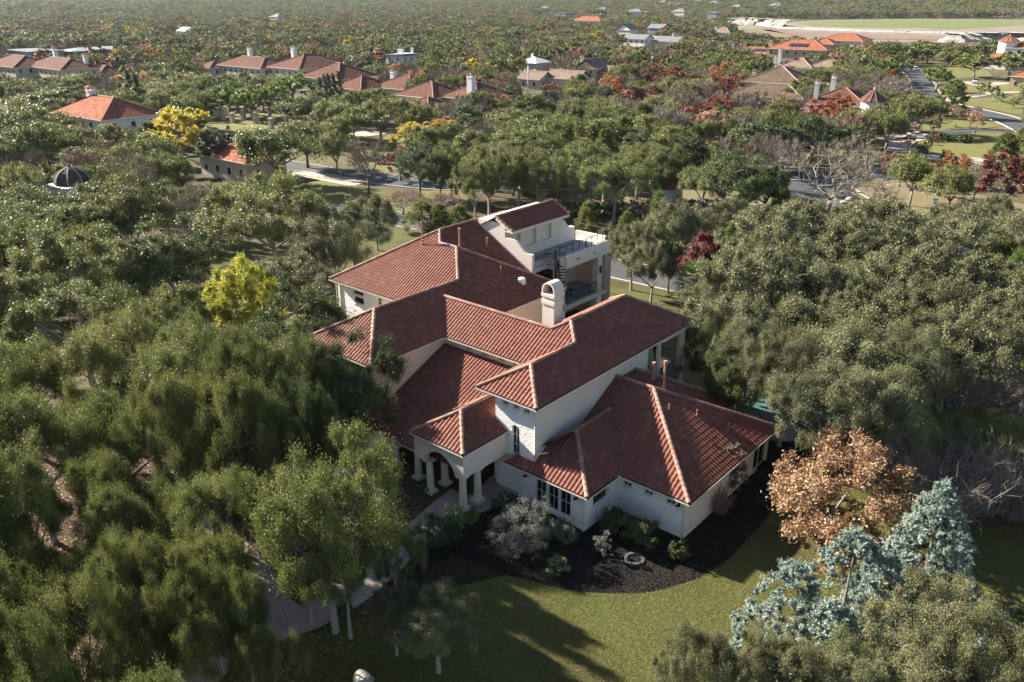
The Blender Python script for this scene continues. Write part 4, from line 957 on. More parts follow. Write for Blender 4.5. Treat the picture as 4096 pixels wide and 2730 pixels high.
# front garden: lawn, mulch bed, paths
bedge = [(900,1390),(940,1345),(974,1316),(1003,1300),(1040,1293),(1077,1296),(1113,1309),(1150,1322),(1205,1331),(1278,1348),(1352,1357),(1425,1359),(1480,1357),(1535,1346),(1590,1329),(1640,1305),(1681,1275),(1725,1228),(1765,1185),(1795,1150)]
bed_w = smooth_line(px(bedge, .15), 4)
lawn_poly = px([(560,1560),(640,1480),(760,1440),(860,1420)], .3) + bed_w + px([(1850,1080),(1960,1040),(2200,1080),(2600,1150),(2900,1500),(2700,1900),(1200,1900),(400,1850)], .15)
front_lawn_poly = lawn_poly
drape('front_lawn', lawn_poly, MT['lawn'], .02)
drape('mulch_bed', bed_w + [(-17.3,52.5),(-24,52.5),(-24,40),(-28.5,36),(-30.2,33),(-31,31.4)] + px([(960,1255),(930,1290),(880,1340)], .4), MT['mulch'], .04)
drape('leaf_litter', px([(880,1420),(700,1568),(300,1900),(-500,1800),(-400,1300),(-100,950),(300,880),(620,850),(760,900)], .7) + [(-46,33),(-39.8,33),(-39.8,31),(-35,30.8),(-31,30.7)] + px([(975,1200),(900,1290)], .5), MT['litter'], .012, 3)
pth = MB()
pathA = smooth_line(px([(1065,1140),(1010,1185),(955,1235),(880,1305),(800,1370),(720,1415),(650,1440),(590,1470)], .5), 6)
ribbon('garden_path', pathA, 2.0, MT['flagstone'], .07)
pathB = smooth_line(px([(690,1440),(630,1390),(590,1330),(540,1270),(450,1195),(400,1130),(380,1090)], .6), 6)
ribbon('garden_path', pathB, 1.7, MT['flagstone'], .09)
pathC = smooth_line(px([(590,1470),(480,1530),(380,1590),(200,1680)], .6), 6)
ribbon('garden_path', pathC, 2.0, MT['flagstone'], .055)
# back garden: grass behind, pool, driveway
drape('back_lawn', [(-75,30),(-57,34),(-57,66),(-48,67),(-30,70),(-14,74),(-3,66),(-2,52),(-10,48),(-12,80),(-40,88),(-90,75),(-100,45)][:6]+[(-14,84),(-50,92),(-95,70),(-92,40)], MT['lawn'], .015, 5)
poolw = [(-24.5,54.5),(-14.8,54.5),(-13.6,57.0),(-14.6,62.0),(-19,65.0),(-24.0,62.8),(-25.4,58.5)]
pm = MB(); pm.prism([(p[0]+(p[0]+19)*.16, p[1]+(p[1]-59)*.22) for p in poolw], -.3, .72); struct(pm.build('pool_terrace', MT['kerb']))
pm = MB(); pm.prism(poolw, .5, .745); struct(pm.build('pool_water', MT['water']))
# roads behind the villa
R1 = road('road', [(-60,440),(150,448),(362,461),(560,468),(735,482),(830,493),(920,506),(1050,530),(1200,568),(1320,600),(1430,622),(1560,650),(1750,690),(1990,735)], 6.2, .03, n=5)
R2 = road('road', [(560,372),(660,383),(747,398),(884,413),(1037,427),(1273,425),(1510,412),(1700,406),(1850,404),(1980,402),(2080,410)], 7.4, .034, n=6)
R3 = road('road', [(1790,432),(1860,444),(1920,456),(2000,487),(2080,517),(2200,562),(2400,640)], 7.0, .04, n=6, k=False)
kerb(strip_poly(smooth_line(px([(1905,428),(1935,452),(2000,487),(2080,517),(2200,562),(2400,640)], .7), 6), 7.3)[0])
jn = px([(1795,405),(1990,405),(1935,425),(1955,447),(2010,480),(1960,490),(1890,465),(1790,455)], .7); drape('road_junction', jn, MT['asphalt'], .046, 4)
R4 = road('road', [(2066,146),(2090,160),(2110,176),(2120,192),(2130,214),(2160,236),(2215,250),(2290,268),(2353,292),(2420,330)], 7.5, .034, n=5)
D1 = road('paved_drive', [(1975,318),(2040,320),(2075,316),(2110,316),(2075,326),(2062,340),(2085,354),(2130,362),(2210,366),(2285,376)], 4.6, .05, mat='drive', n=6)
D2 = road('paved_drive', [(2110,316),(2160,306),(2230,300),(2330,302)], 5.0, .042, mat='asphalt', k=False, n=5)
D3 = road('paved_drive', [(2165,232),(2230,222),(2290,214),(2400,212)], 4.6, .05, mat='drive', k=False, n=5)
D4 = road('paved_drive', [(2225,188),(2240,193),(2265,196),(2310,190)], 6, .05, mat='drive', k=False, n=4)
D5 = road('paved_drive', [(565,370),(600,395),(650,408),(690,400),(745,408),(830,424)], 4.2, .05, mat='drive', n=6)
D6 = road('paved_drive', [(750,300),(790,300),(830,306),(862,312)], 6, .05, mat='drive', n=4)
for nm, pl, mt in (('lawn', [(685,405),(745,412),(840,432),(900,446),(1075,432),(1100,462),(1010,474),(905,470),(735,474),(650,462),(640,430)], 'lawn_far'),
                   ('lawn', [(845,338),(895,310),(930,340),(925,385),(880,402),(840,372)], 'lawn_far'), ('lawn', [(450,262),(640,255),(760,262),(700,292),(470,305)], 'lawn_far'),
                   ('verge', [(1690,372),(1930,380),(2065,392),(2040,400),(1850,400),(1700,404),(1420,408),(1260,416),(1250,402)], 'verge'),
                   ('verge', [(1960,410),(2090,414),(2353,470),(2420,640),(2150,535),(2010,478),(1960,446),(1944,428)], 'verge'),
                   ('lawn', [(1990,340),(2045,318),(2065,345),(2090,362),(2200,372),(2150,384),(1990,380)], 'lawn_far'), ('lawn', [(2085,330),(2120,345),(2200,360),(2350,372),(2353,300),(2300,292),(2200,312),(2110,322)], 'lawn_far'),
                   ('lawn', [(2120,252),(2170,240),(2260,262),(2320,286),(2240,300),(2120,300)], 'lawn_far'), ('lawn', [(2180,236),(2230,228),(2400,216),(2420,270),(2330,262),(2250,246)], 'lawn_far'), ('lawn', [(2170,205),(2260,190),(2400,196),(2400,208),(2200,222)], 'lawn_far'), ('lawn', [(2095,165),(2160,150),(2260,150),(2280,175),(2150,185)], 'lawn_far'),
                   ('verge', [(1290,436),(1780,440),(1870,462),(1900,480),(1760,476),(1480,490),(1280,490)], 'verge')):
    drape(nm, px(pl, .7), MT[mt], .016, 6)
# the dry lake bed
MT['lake'] = lawn_mat('lake_silt', (0.161, 0.133, 0.102), (0.229, 0.198, 0.161), (0.136, 0.099, 0.074), .035)
MT['lime'] = simple('limestone', (0.225, 0.199, 0.161), (0.375, 0.345, 0.292), .35, .95, .9, .8, .8)
MT['lake_grass'] = lawn_mat('lake_grass', (0.136, 0.130, 0.056), (0.124, 0.161, 0.043), (0.198, 0.174, 0.099), .02)
MT['lake_red'] = simple('red_brown_silt', (0.119, 0.070, 0.052), (0.182, 0.126, 0.098), .03, .95)
drape('lake_bed', px([(1680,50),(1760,56),(1900,47),(2100,44),(2353,47),(2500,49),(2500,104),(2353,101),(2100,99),(1900,95),(1780,86),(1700,72)], .7), MT['lake'], .2, 14)
drape('lake_grass', px([(1830,55),(1900,49),(2100,46),(2353,49),(2353,58),(2200,68),(2100,64),(1980,64),(1870,60)], .7), MT['lake_grass'], .35, 14)
drape('lake_grass', px([(1700,66),(1770,70),(1830,84),(1790,88),(1710,78)], .7), MT['verge'], .35, 14)
drape('lake_bed', px([(1730,60),(1830,72),(2000,80),(2200,86),(2353,90),(2400,96),(2200,95),(2000,92),(1850,86),(1760,72)], .7), MT['lake_red'], .35, 14)
def bluff(pts, h, dep, label=None):
    line = smooth_line(px(pts, .7), 26); g0 = random.Random(8); line = [(a+g0.uniform(-2.5,2.5), b+g0.uniform(-2.5,2.5)) for a, b in line]; mb = MB(); g = random.Random(5)
    L, Rr = strip_poly(line, dep)
    prof = [(0,0),(.12,.35),(.3,.55),(.42,.8),(.6,.95),(1,1)]
    rows = []
    for (a, b) in zip(Rr, L):
        rows.append([(a[0]+(b[0]-a[0])*min(1,max(0,s+g.uniform(-.05,.05))), a[1]+(b[1]-a[1])*s, zg(*a)+h*(k+g.uniform(-.08,.08))) for s, k in prof])
    for i in range(len(rows)-1):
        for j in range(len(prof)-1): mb.face([rows[i][j], rows[i+1][j], rows[i+1][j+1], rows[i][j+1]])
    return struct(mb.build('limestone_bluff', MT['lime']))
bluff([(1682,55),(1720,57),(1760,59),(1800,64)], 6, 18); bluff([(1800,66),(1950,72),(2100,76),(2260,80)], 1.4, 12); bluff([(2190,98),(2260,95),(2353,95),(2450,96)], 5, 18)
# grass blades on the front lawn
def in_poly(P, poly):
    x, y = P[:,0], P[:,1]; ins = np.zeros(len(P), bool); n = len(poly); j = n-1
    for i in range(n):
        xi, yi = poly[i]; xj, yj = poly[j]
        c = ((yi > y) != (yj > y)) & (x < (xj-xi)*(y-yi)/((yj-yi) or 1e-9)+xi); ins ^= c; j = i
    return ins
gg = np.random.default_rng(9)
vis = [project((x, y, 0)) for x, y in lawn_poly]
Pg = np.stack([gg.uniform(-34, 4, 900000), gg.uniform(14, 52, 900000)], 1); Pg = Pg[in_poly(Pg, lawn_poly)]
w3 = np.stack([Pg[:,0], Pg[:,1], np.zeros(len(Pg))-CAMZ], 1) @ ROT.T; uu = CX+F_PX*w3[:,0]/w3[:,2]; vv = CY+F_PX*w3[:,1]/w3[:,2]
Pg = Pg[(w3[:,2] > 1) & (uu > -60) & (uu < 2420) & (vv < 1640) & (vv > 0)][:230000]
zz = np.array([zg(x, y) for x, y in Pg])+.02
h = gg.uniform(.035,.085,(len(Pg),1)); d = nrm(gg.normal(size=(len(Pg),3))*.55+np.array([0,0,1.])); s = nrm(np.cross(d, gg.normal(size=d.shape)))*.011
b = np.stack([Pg[:,0], Pg[:,1], zz], 1)
V = np.stack([b-s, b+s, b+d*h+s*.3, b+d*h-s*.3], 1)
pn = .5+.25*np.sin(Pg[:,0]*.55+1.3*np.sin(Pg[:,1]*.31))+.25*np.sin(Pg[:,1]*.7+1.1*np.sin(Pg[:,0]*.43+2))
MT['grass'] = leaf_mat('grass_blade', [(0, (.15,.125,.055)), (.35, (.20,.18,.055)), (.75, (.20,.215,.045)), (1, (.14,.22,.035))], .25, .6, 0, .3, 0)
go = link('grass', quads_mesh('grass', V, np.clip(pn*.75+gg.random(len(Pg))*.3-.02, 0, 1), 0, (MT['grass'],)))
tag(go, 'short winter grass of the front lawn between the mulch bed and the trees', 'grass', kind='stuff')
# mulch chips in the dark bed
bp = bed_w + [(-17.3,52.5),(-24,40),(-28.5,36),(-30.2,33),(-31,31.4)]
Pm = np.stack([gg.uniform(-34,-14,120000), gg.uniform(25,53,120000)], 1); Pm = Pm[in_poly(Pm, bp)][:60000]
c = np.stack([Pm[:,0], Pm[:,1], np.array([zg(x, y) for x, y in Pm])+.06], 1)
MT['chip'] = leaf_mat('mulch_chip', [(0, (.006,.005,.004)), (.85, (.028,.022,.018)), (1, (.09,.075,.06))], 0, .9, 0, .2, 0)
mo = link('mulch_chips', quads_mesh('mulch_chips', leaves(c, gg.normal(size=c.shape)*np.array([1,1,.3]), .10, .045, gg, .3), gg.random(len(c)), 0, (MT['chip'],)))
tag(mo, 'black wood mulch chips spread over the curved front bed', 'mulch', kind='stuff')
# fallen leaves on the litter under the trees
lp = px([(880,1420),(700,1568),(300,1700),(0,1600),(0,1000),(500,900),(760,940),(975,1180)], .6)
Pm = np.stack([gg.uniform(-60,-10,200000), gg.uniform(8,50,200000)], 1); Pm = Pm[in_poly(Pm, lp)][:40000]
c = np.stack([Pm[:,0], Pm[:,1], np.array([zg(x, y) for x, y in Pm])+.03], 1)
mo = link('fallen_leaves', quads_mesh('fallen_leaves', leaves(c, gg.normal(size=c.shape)*np.array([1,1,.3]), .12, .08, gg, .3), gg.random(len(c)), 0, (MT['brown'],)))
tag(mo, 'brown fallen leaves lying under the oaks left of the path', 'leaves', kind='stuff')
# ---------------------------------------------------------------- small things of the garden
def gpt(u, v, z=.2):
    x, y, _ = ground(u, v, z); return x, y, zg(x, y)+.03
def bush(name, u, v, rpx, h, mats, label, g, cat='shrub', group=None, maker=shrub, **kw):
    x, y, z = gpt(u, v+rpx*.35, .2); r = rpx*project((x, y, z))[2]/F_PX
    me, _ = maker(name, G_(g), mats, R=r, H=h, **kw); o = link(name, me); o.location = (x, y, z); o.rotation_euler = (0,0,g*1.7); return tag(o, label, cat, group)
HD = (MT['hedge'], BK); GL = (MT['grey_leaf'], BK); BL = (MT['bright'], BK)
bush('round_bush', 1018, 1225, 62, 1.7, HD, 'dark green mounded bush at the edge of the front path', 1, npuff=90, leaf=.06, wid=.04)
bush('round_bush', 965, 1290, 24, .8, HD, 'small low green bush where lawn, bed and path meet', 2)
bush('cycad_clump', 1084, 1208, 20, 1.0, BL, 'bright green leafy clump beside the right porch column', 3, cat='plant', leaf=.16, wid=.05, npuff=22, up=.9)
bush('feathery_shrub', 1192, 1225, 88, 3.0, GL, 'large feathery grey-green shrub spilling over the mulch bed', 4, npuff=120, leaf=.09, wid=.03, pr=.22)
bush('shrub', 1160, 1172, 34, 1.3, HD, 'dark bush in the corner between porch and front windows', 5)
bush('shrub', 1292, 1228, 40, 1.5, GL, 'grey-green bush under the tall front windows', 6, npuff=60)
bush('shrub', 1417, 1205, 44, 1.9, (MT['oak_dark'], BK), 'dark olive bush in the inner corner of the white walls', 7, npuff=70, leaf=.06, wid=.04)
bush('shrub', 1474, 1226, 52, 1.9, (MT['oak_dark'], BK), 'largest dark olive bush under the small square windows', 8, npuff=80, leaf=.06, wid=.04)
bush('shrub', 1557, 1268, 27, 1.3, (MT['oak_dark'], BK), 'round clipped bush at the outer corner of the right wing', 9, npuff=50)
bush('sapling', 1388, 1262, 22, 1.7, GL, 'slender young shrub standing alone in the mulch below the drainpipe', 10, npuff=26)
bush('tall_shrub', 1678, 1120, 36, 3.6, GL, 'tall pale-leaved shrub against the shaded right wall', 11, npuff=60)
bush('stem_bush', 1655, 1165, 34, 1.9, (MT['twig_red'], BK), 'clump of bare reddish stems at the foot of the right wall', 12, maker=brush, stems=40)
bush('fern_clump', 905, 1118, 26, 1.1, BL, 'bright green bush between path and left porch columns', 13, cat='plant', leaf=.12, wid=.05)
bush('flower_clump', 972, 1140, 15, .6, BL, 'small bright green plant beside the front path edge', 14, cat='plant', npuff=16)
bush('flower_clump', 930, 1170, 14, .5, BL, 'lowest of the small bright plants left of the front path', 15, cat='plant', npuff=14)
bush('hedge', 640, 1130, 45, 1.3, HD, 'low dark hedge in the shade left of the porch', 16, npuff=60)
bush('grass_clump', 790, 1420, 30, 1.0, HD, 'dark green clump at the foot of the pale leaning oak', 17)
x, y, z = gpt(1282, 1312, .1); o = link('fan_palm', fan_palm('small_palm', G_(20), (MT['palm'], BK), H=.25, nf=11, fr=.42, pet=.40, r0=.06, blades=15)[0]); o.location = (x,y,z); tag(o, 'small fan palm alone in the black mulch', 'palm')
x, y, z = gpt(1458, 1284, .1); mb = MB()
for k in range(14):
    a = 2*math.pi*k/14; mb.prism([(x+r*math.cos(t), y+r*math.sin(t)) for r, t in ((.42,a),(.60,a),(.60,a+.40),(.42,a+.40))], z-.05, z+.10)
tag(mb.build('stone_ring', MT['flash']), 'dark ring of edging stones in the mulch bed', 'edging')
x, y, z = gpt(1391, 1232, .1); mb = MB(); mb.lathe((x,y,z), [(.26,0),(.34,.22),(.33,.42),(.2,.56),(.02,.6)], 14); tag(mb.build('black_pot', MT['iron']), 'round black pot between bush and sapling by the inner corner', 'pot')
def rock(u, v, r, label, g, grp=None):
    x, y, z = gpt(u, v, .2); bm = bmesh.new(); bmesh.ops.create_icosphere(bm, subdivisions=3, radius=r); q = random.Random(g); ph = [q.uniform(0,6) for _ in range(6)]
    for w in bm.verts:
        c = w.co; k = 1+.16*math.sin(c.x*4/r*.6+ph[0])*math.sin(c.y*3/r*.6+ph[1])+.08*math.sin(7*c.z/r+ph[2]); w.co = Vector((c.x*k*1.3, c.y*k, c.z*k*.65))
    me = bpy.data.meshes.new('boulder'); bm.to_mesh(me); bm.free(); me.materials.append(MT['lime']); o = link('boulder', me); o.location = (x,y,z+r*.3); return tag(o, label, 'rock', grp)
rock(835, 1563, .42, 'pale boulder at the bottom edge of the front lawn', 3)
for i, (u, v, r) in enumerate(((1840,330,0),)): pass
for i, (u, v, r) in enumerate(((1862,336,.8),)): pass
for i, (u, v, lab) in enumerate(((1908,445,'left'),)): pass
RL = ['largest pale boulder on the sandy bank right of the bare tree', 'middle pale boulder on the sandy bank right of the bare tree', 'rightmost small boulder on the sandy bank above the road', 'lowest pale stone on the sandy bank near the kerb']
for i, (u, v, r) in enumerate(((1906+20,462,.9),(1896+18,458,.7),(1950,468,.5),(1937,475,.45))): rock(u, v, r, RL[i], 30+i, 'boulders on the sandy bank')
for i in range(9):
    rock(1820+i*12.5, 334+(i%3)*2.0, .75+.25*(i%2), ['first','second','third','fourth','fifth','sixth','seventh','eighth','ninth'][i]+' stone from the left in the low boulder wall below the drive', 50+i, 'low boulder wall below the paved drive')
# right side palms
def palm_at(u, v, rpx, h, label, seed, **kw):
    x, y, _ = ground(u, v, h*.9); r = rpx*project((x, y, h))[2]/F_PX
    o = link('fan_palm', fan_palm('fan_palm', G_(seed), (MT['palm'], BK), H=h, fr=r*.62, pet=r*.45, **kw)[0]); o.location = (x, y, zg(x, y)); return tag(o, label, 'palm')
palm_at(1597, 668, 58, 3.4, 'shaggy fan palm behind the right gallery of the villa', 21, nf=34)
palm_at(2338, 1440, 48, 1.0, 'bright green low palm at the right edge of the lawn', 22, nf=18)
# closed umbrella and covered spa by the pool
t = thing('parasol', 'closed pale parasol beside the pool seen through the gallery railing', 'parasol', (-24.2,53.9,.72)); mb = MB(); mb.lathe((0,0,0), [(.25,0),(.25,.08),(.03,.1),(.03,2.6)], 10); mb.build('pole', MT['iron'], t); mb = MB(); mb.lathe((0,0,1.0), [(.24,0),(.2,.5),(.14,1.0),(.04,1.55)], 10); mb.build('canopy', MT['cushion'], t)
mb = MB(); mb.lathe((-20.2,53.2,.72), [(1.5,0),(1.45,.55),(1.2,.72),(.5,.82),(.02,.86)], 22); tag(mb.build('spa_cover', MT['cushion']), 'round grey spa under its cover beside the pool', 'spa')
fb = MB()
# ================================================================== houses and street things beyond
MT['t_red'] = bg_tile('orange_red_tile', (0.171, 0.053, 0.032), (0.236, 0.082, 0.046), (0.299, 0.136, 0.085))
MT['t_brown'] = bg_tile('brown_tile', (0.077, 0.035, 0.027), (0.112, 0.053, 0.038), (0.142, 0.073, 0.056))
MT['t_tan'] = bg_tile('tan_tile', (0.136,0.093,0.074), (0.186,0.130,0.105), (0.223,0.167,0.136))
MT['t_flat'] = bg_tile('brown_flat_tile', (0.068,0.053,0.037), (0.105,0.077,0.053), (0.149,0.099,0.062), .34)
MT['t_grey'] = simple('grey_shingle', (.10,.10,.105), (.16,.16,.165), .5, .9)
MT['t_metal'] = bg_tile('standing_seam', (0.198, 0.216, 0.222), (0.216, 0.234, 0.240), None, .5)
MT['t_white'] = simple('white_metal_roof', (0.496, 0.512, 0.528), (0.576, 0.592, 0.608), .4, .4)
MT['w_white'] = simple('white_wall', (0.594, 0.576, 0.540), (0.666, 0.648, 0.612), .3, .85)
MT['w_cream'] = simple('cream_wall', (0.429,0.367,0.289), (0.491,0.429,0.343), .3, .85)
MT['w_tan'] = simple('tan_wall', (0.343,0.265,0.172), (0.406,0.328,0.226), .3, .85)
MT['w_dark'] = simple('dark_wall', (.05,.055,.06), (.08,.085,.09), .3, .7)
MT['w_bluegrey'] = simple('blue_grey_wall', (.18,.21,.23), (.22,.25,.27), .3, .7)
MT['solar'] = simple('solar_panel', (.012,.016,.03), (.02,.025,.04), .5, .25)
CLEAR = []        # (u0, v0, u1, v1, distance): keep trees nearer than this out of the box
def uvmesh(faces, name, mat, parent):
    """flat faces whose UV is metres along the eave and up the slope"""
    vs, fs, uvs = [], [], []
    for P in faces:
        P = [np.array(p, float) for p in P]; u = P[1]-P[0]; u[2] = 0; u /= np.linalg.norm(u) or 1; n = np.cross(P[1]-P[0], P[2]-P[0]); n /= np.linalg.norm(n) or 1
        if n[2] < 0: P = P[::-1]; n = -n
        v = np.cross(n, u); k = len(vs); o = P[0]; fs.append(tuple(range(k, k+len(P))))
        for p in P: vs.append(tuple(p)); uvs.append((float(np.dot(p-o, u)), float(np.dot(p-o, v))+.05))
    me = bpy.data.meshes.new(name); me.from_pydata(vs, [], fs); me.materials.append(mat); uvl = me.uv_layers.new(name='UVMap')
    uvl.data.foreach_set('uv', [c for f in fs for i in f for c in uvs[i]]); me.update(); return link(name, me, parent)
def hip_faces(x0, x1, y0, y1, z, s, kind='hip'):
    w, d = x1-x0, y1-y0
    if kind == 'hip':
        if w >= d: k = d/2; a, b = (x0+k, y0+k, z+s*k), (x1-k, y0+k, z+s*k); return [[(x0,y0,z),(x1,y0,z),b,a], [(x1,y0,z),(x1,y1,z),b], [(x1,y1,z),(x0,y1,z),a,b], [(x0,y1,z),(x0,y0,z),a]], [(a,b),((x0,y0,z),a),((x1,y0,z),b),((x1,y1,z),b),((x0,y1,z),a)]
        k = w/2; a, b = (x0+k, y0+k, z+s*k), (x0+k, y1-k, z+s*k); return [[(x0,y0,z),(x1,y0,z),a], [(x1,y0,z),(x1,y1,z),b,a], [(x1,y1,z),(x0,y1,z),b], [(x0,y1,z),(x0,y0,z),a,b]], [(a,b),((x0,y0,z),a),((x1,y0,z),a),((x1,y1,z),b),((x0,y1,z),b)]
    if kind == 'gx': m = (y0+y1)/2; h = s*d/2; return [[(x0,y0,z),(x1,y0,z),(x1,m,z+h),(x0,m,z+h)], [(x1,y1,z),(x0,y1,z),(x0,m,z+h),(x1,m,z+h)]], [((x0,m,z+h),(x1,m,z+h))]
    m = (x0+x1)/2; h = s*w/2; return [[(x1,y0,z),(x1,y1,z),(m,y1,z+h),(m,y0,z+h)], [(x0,y1,z),(x0,y0,z),(m,y0,z+h),(m,y1,z+h)]], [((m,y0,z+h),(m,y1,z+h))]
CAPM = {'t_red': (.24,.095,.06), 't_brown': (.19,.105,.08), 't_tan': (.29,.215,.18), 't_flat': (.24,.19,.15)}
for k, c in CAPM.items(): MT['cap_'+k] = simple('cap_'+k, tuple(x*.85 for x in c), tuple(x*1.1 for x in c), 2, .8)
def house(name, label, u, v, rot, blocks, roofm='t_brown', wallm='w_cream', chims=(), oh=.5, group='houses of the neighbourhood', win=True, extra=None, z=.7, clear=None, cat='house', flatm=None, wings=True):
    """blocks: (x0, x1, y0, y1, eave height, pitch[, roof kind]) round the near corner shown at (u, v)"""
    x, y, _ = ground(u, v, z); o = thing(name, label, cat, (x, y, zg(x, y)), R_(rot), group)
    for bi, b in enumerate(blocks):
        x0, x1, y0, y1, zw, s = b[:6]; kind = b[6] if len(b) > 6 else 'hip'
        wb = MB(); wb.box(x0, x1, y0, y1, -.6, zw)
        if kind in ('gx', 'gy'):
            for e in ((x0, x1) if kind == 'gx' else (y0, y1)):
                m = (y0+y1)/2 if kind == 'gx' else (x0+x1)/2; h = zw + s*((y1-y0) if kind == 'gx' else (x1-x0))/2
                pts = [(e,y0,zw),(e,y1,zw),(e,m,h)] if kind == 'gx' else [(x0,e,zw),(x1,e,zw),(m,e,h)]; wb.face(pts)
        wl = wb.build('wall', MT[wallm], o)
        if kind == 'flat':
            fb = MB(); fb.box(x0-oh, x1+oh, y0-oh, y1+oh, zw+.002, zw+.35); fb.build('roof', MT[roofm], o)
        else:
            f, caps = hip_faces(x0-oh, x1+oh, y0-oh, y1+oh, zw+.25, s, kind); r = uvmesh(f, 'roof', MT[roofm], o)
            if 'cap_'+roofm in MT:
                cb = MB()
                for a, c in caps: cb.tube([(a[0],a[1],a[2]+.03),(c[0],c[1],c[2]+.03)], .16, 6)
                cb.build('ridge_cap', MT['cap_'+roofm], r)
            eb = MB()
            for a, c in (((x0-oh,y0-oh),(x1+oh,y0-oh)),((x1+oh,y0-oh),(x1+oh,y1+oh)),((x1+oh,y1+oh),(x0-oh,y1+oh)),((x0-oh,y1+oh),(x0-oh,y0-oh))):
                if kind == 'hip' or (kind == 'gx') == (abs(a[1]-c[1]) < .01): eb.obox(a, c, .12, zw+.05, zw+.24)
            sb = eb.build('eave', MT['trim'], r)
            s2 = MB(); s2.face([(x0-oh,y0-oh,zw+.04),(x1+oh,y0-oh,zw+.04),(x1+oh,y1+oh,zw+.04),(x0-oh,y1+oh,zw+.04)]); s2.build('soffit', MT['trim'], r)
        if win:
            n = 0
            for (ax, c, lo, hi) in (('x', y0, x0, x1), ('y', x1, y0, y1)):
                L = hi-lo; k = max(1, int(L/3.4))
                for i in range(k):
                    m = lo+L*(i+.5)/k
                    for zz_ in ([1.0] if zw < 4.8 else [.9, zw-1.9]):
                        if n > 26: continue
                        n += 1; w = MB(); g = MB(); hw, hh = .48, 1.25 if zw < 9 else 1.6
                        if ax == 'x': w.box(m-hw-.1, m+hw+.1, c-.06, c-.002, zz_-.1, zz_+hh+.1); g.box(m-hw, m+hw, c-.075, c-.061, zz_, zz_+hh)
                        else: w.box(c+.002, c+.06, m-hw-.1, m+hw+.1, zz_-.1, zz_+hh+.1); g.box(c+.061, c+.075, m-hw, m+hw, zz_, zz_+hh)
                        wo = w.build('window', MT['frame'], o); g.build('pane', MT['glass'], wo)
    for c in chims:
        chimney(o, *c, roofm=roofm, wallm=wallm)
    if clear: CLEAR.append((clear[0], clear[1], clear[2], clear[1]+(clear[3]-clear[1])*.66, math.hypot(x, y)+20))
    CLEARW.append((x, y, R_(rot), [b[:4] for b in blocks]))
    return o
CLEARW = []
def chimney(o, x, y, z0, z1, w=1.1, roofm='t_brown', wallm='w_white', cap='tile'):
    w *= .78; z1 -= .5
    mb = MB(); h = w/2; mb.box(x-h, x+h, y-h, y+h, z0, z1-.9); mb.box(x-h-.08, x+h+.08, y-h-.08, y+h+.08, z1-.899, z1-.72)
    for sx in (-1,1):
        for sy in (-1,1): mb.box(x+sx*(h-.1)-.1, x+sx*(h-.1)+.1, y+sy*(h-.1)-.1, y+sy*(h-.1)+.1, z1-.72, z1-.12)
    for sx in (-.12,.12): pass
    mb.box(x-.1, x+.1, y-h, y-h+.16, z1-.72, z1-.12); mb.box(x+h-.16, x+h, y-.1, y+.1, z1-.72, z1-.12); mb.box(x-h, x+h, y-h, y+h, z1-.12, z1)
    c = mb.build('chimney', MT['w_white' if wallm != 'w_tan' else 'w_cream'], o)
    if cap == 'tile':
        f, _ = hip_faces(x-h-.22, x+h+.22, y-h-.22, y+h+.22, z1, .45); uvmesh(f, 'chimney_cap', MT[roofm], c)
def turret(o, x, y, r, z0, z1, rise, roofm, wallm):
    mb = MB(); mb.lathe((x,y,z0), [(r,0),(r,z1-z0)], 20); mb.build('turret_wall', MT[wallm], o)
    n = 12; R2_ = r+.55; F_ = [[(x+R2_*math.cos(2*math.pi*k/n), y+R2_*math.sin(2*math.pi*k/n), z1+.05), (x+R2_*math.cos(2*math.pi*(k+1)/n), y+R2_*math.sin(2*math.pi*(k+1)/n), z1+.05), (x,y,z1+rise)] for k in range(n)]
    rf = uvmesh(F_, 'turret_roof', MT[roofm], o); cb = MB()
    for f in F_: cb.tube([f[0], f[2]], .11, 5)
    if 'cap_'+roofm in MT: cb.build('ridge_cap', MT['cap_'+roofm], rf)
    mb = MB(); mb.lathe((x,y,z1+rise-.1), [(.16,0),(.2,.2),(.05,.5)], 8); mb.build('finial', MT[wallm], rf)
# the red-roofed white house on the left
h1 = house('red_roofed_house', 'white two-storey house with bright red tile hip roof on the left', 250, 352, 2, [(-21,0,0,12.5,6.3,.50), (-23,-9,-3.6,-.6,3.0,.32)], 't_red', 'w_white', [(-16.5,6.5,6,12.0,1.9)], clear=(160,228,340,322))
house('garden_house', 'low cream building with a red roof behind the yellow tree', 572, 424, 2, [(-14,0,0,8,3.4,.45)], 't_red', 'w_cream', clear=(430,372,575,422))
house('arched_house', 'large cream house with brown hip roofs at the left edge', 150, 206, 0, [(-30,0,0,13,6.2,.42), (-50,-24,-6,8,6.2,.42)], 't_brown', 'w_cream', [(-3,10,6,11.5,1.6), (-22,8,7,13,1.8)], clear=(0,136,165,196))
house('metal_roof_house', 'long dark house with a pale grey metal roof', 170, 137, 0, [(-14,0,0,34,3.6,.16)], 't_metal', 'w_dark', [(-6,26,3,6.8,1.6,)], clear=(118,108,255,134), oh=1.2)
house('grey_slab_house', 'flat-roofed blue-grey building at the far left edge', 72, 142, 0, [(-30,0,0,16,4.2,0,'flat')], 'w_dark', 'w_bluegrey', clear=(0,120,75,140))
house('small_brown_roof_house', 'low house showing only a brown tile roof among trees', 235, 192, 0, [(-12,0,0,9,3.2,.45)], 't_brown', 'w_cream', clear=(208,158,255,180))
house('two_chimney_house', 'long cream house with brown roofs and two white chimneys', 612, 200, 0, [(-30,-2,0,13,5.8,.42), (-2.6,16,3,26,6.2,.40), (-38,-28,-4,6,5.0,.4)], 't_brown', 'w_cream', [(-20,8,6,12.5,1.9),(-3,15,7,13,2.0)], clear=(488,140,735,186))
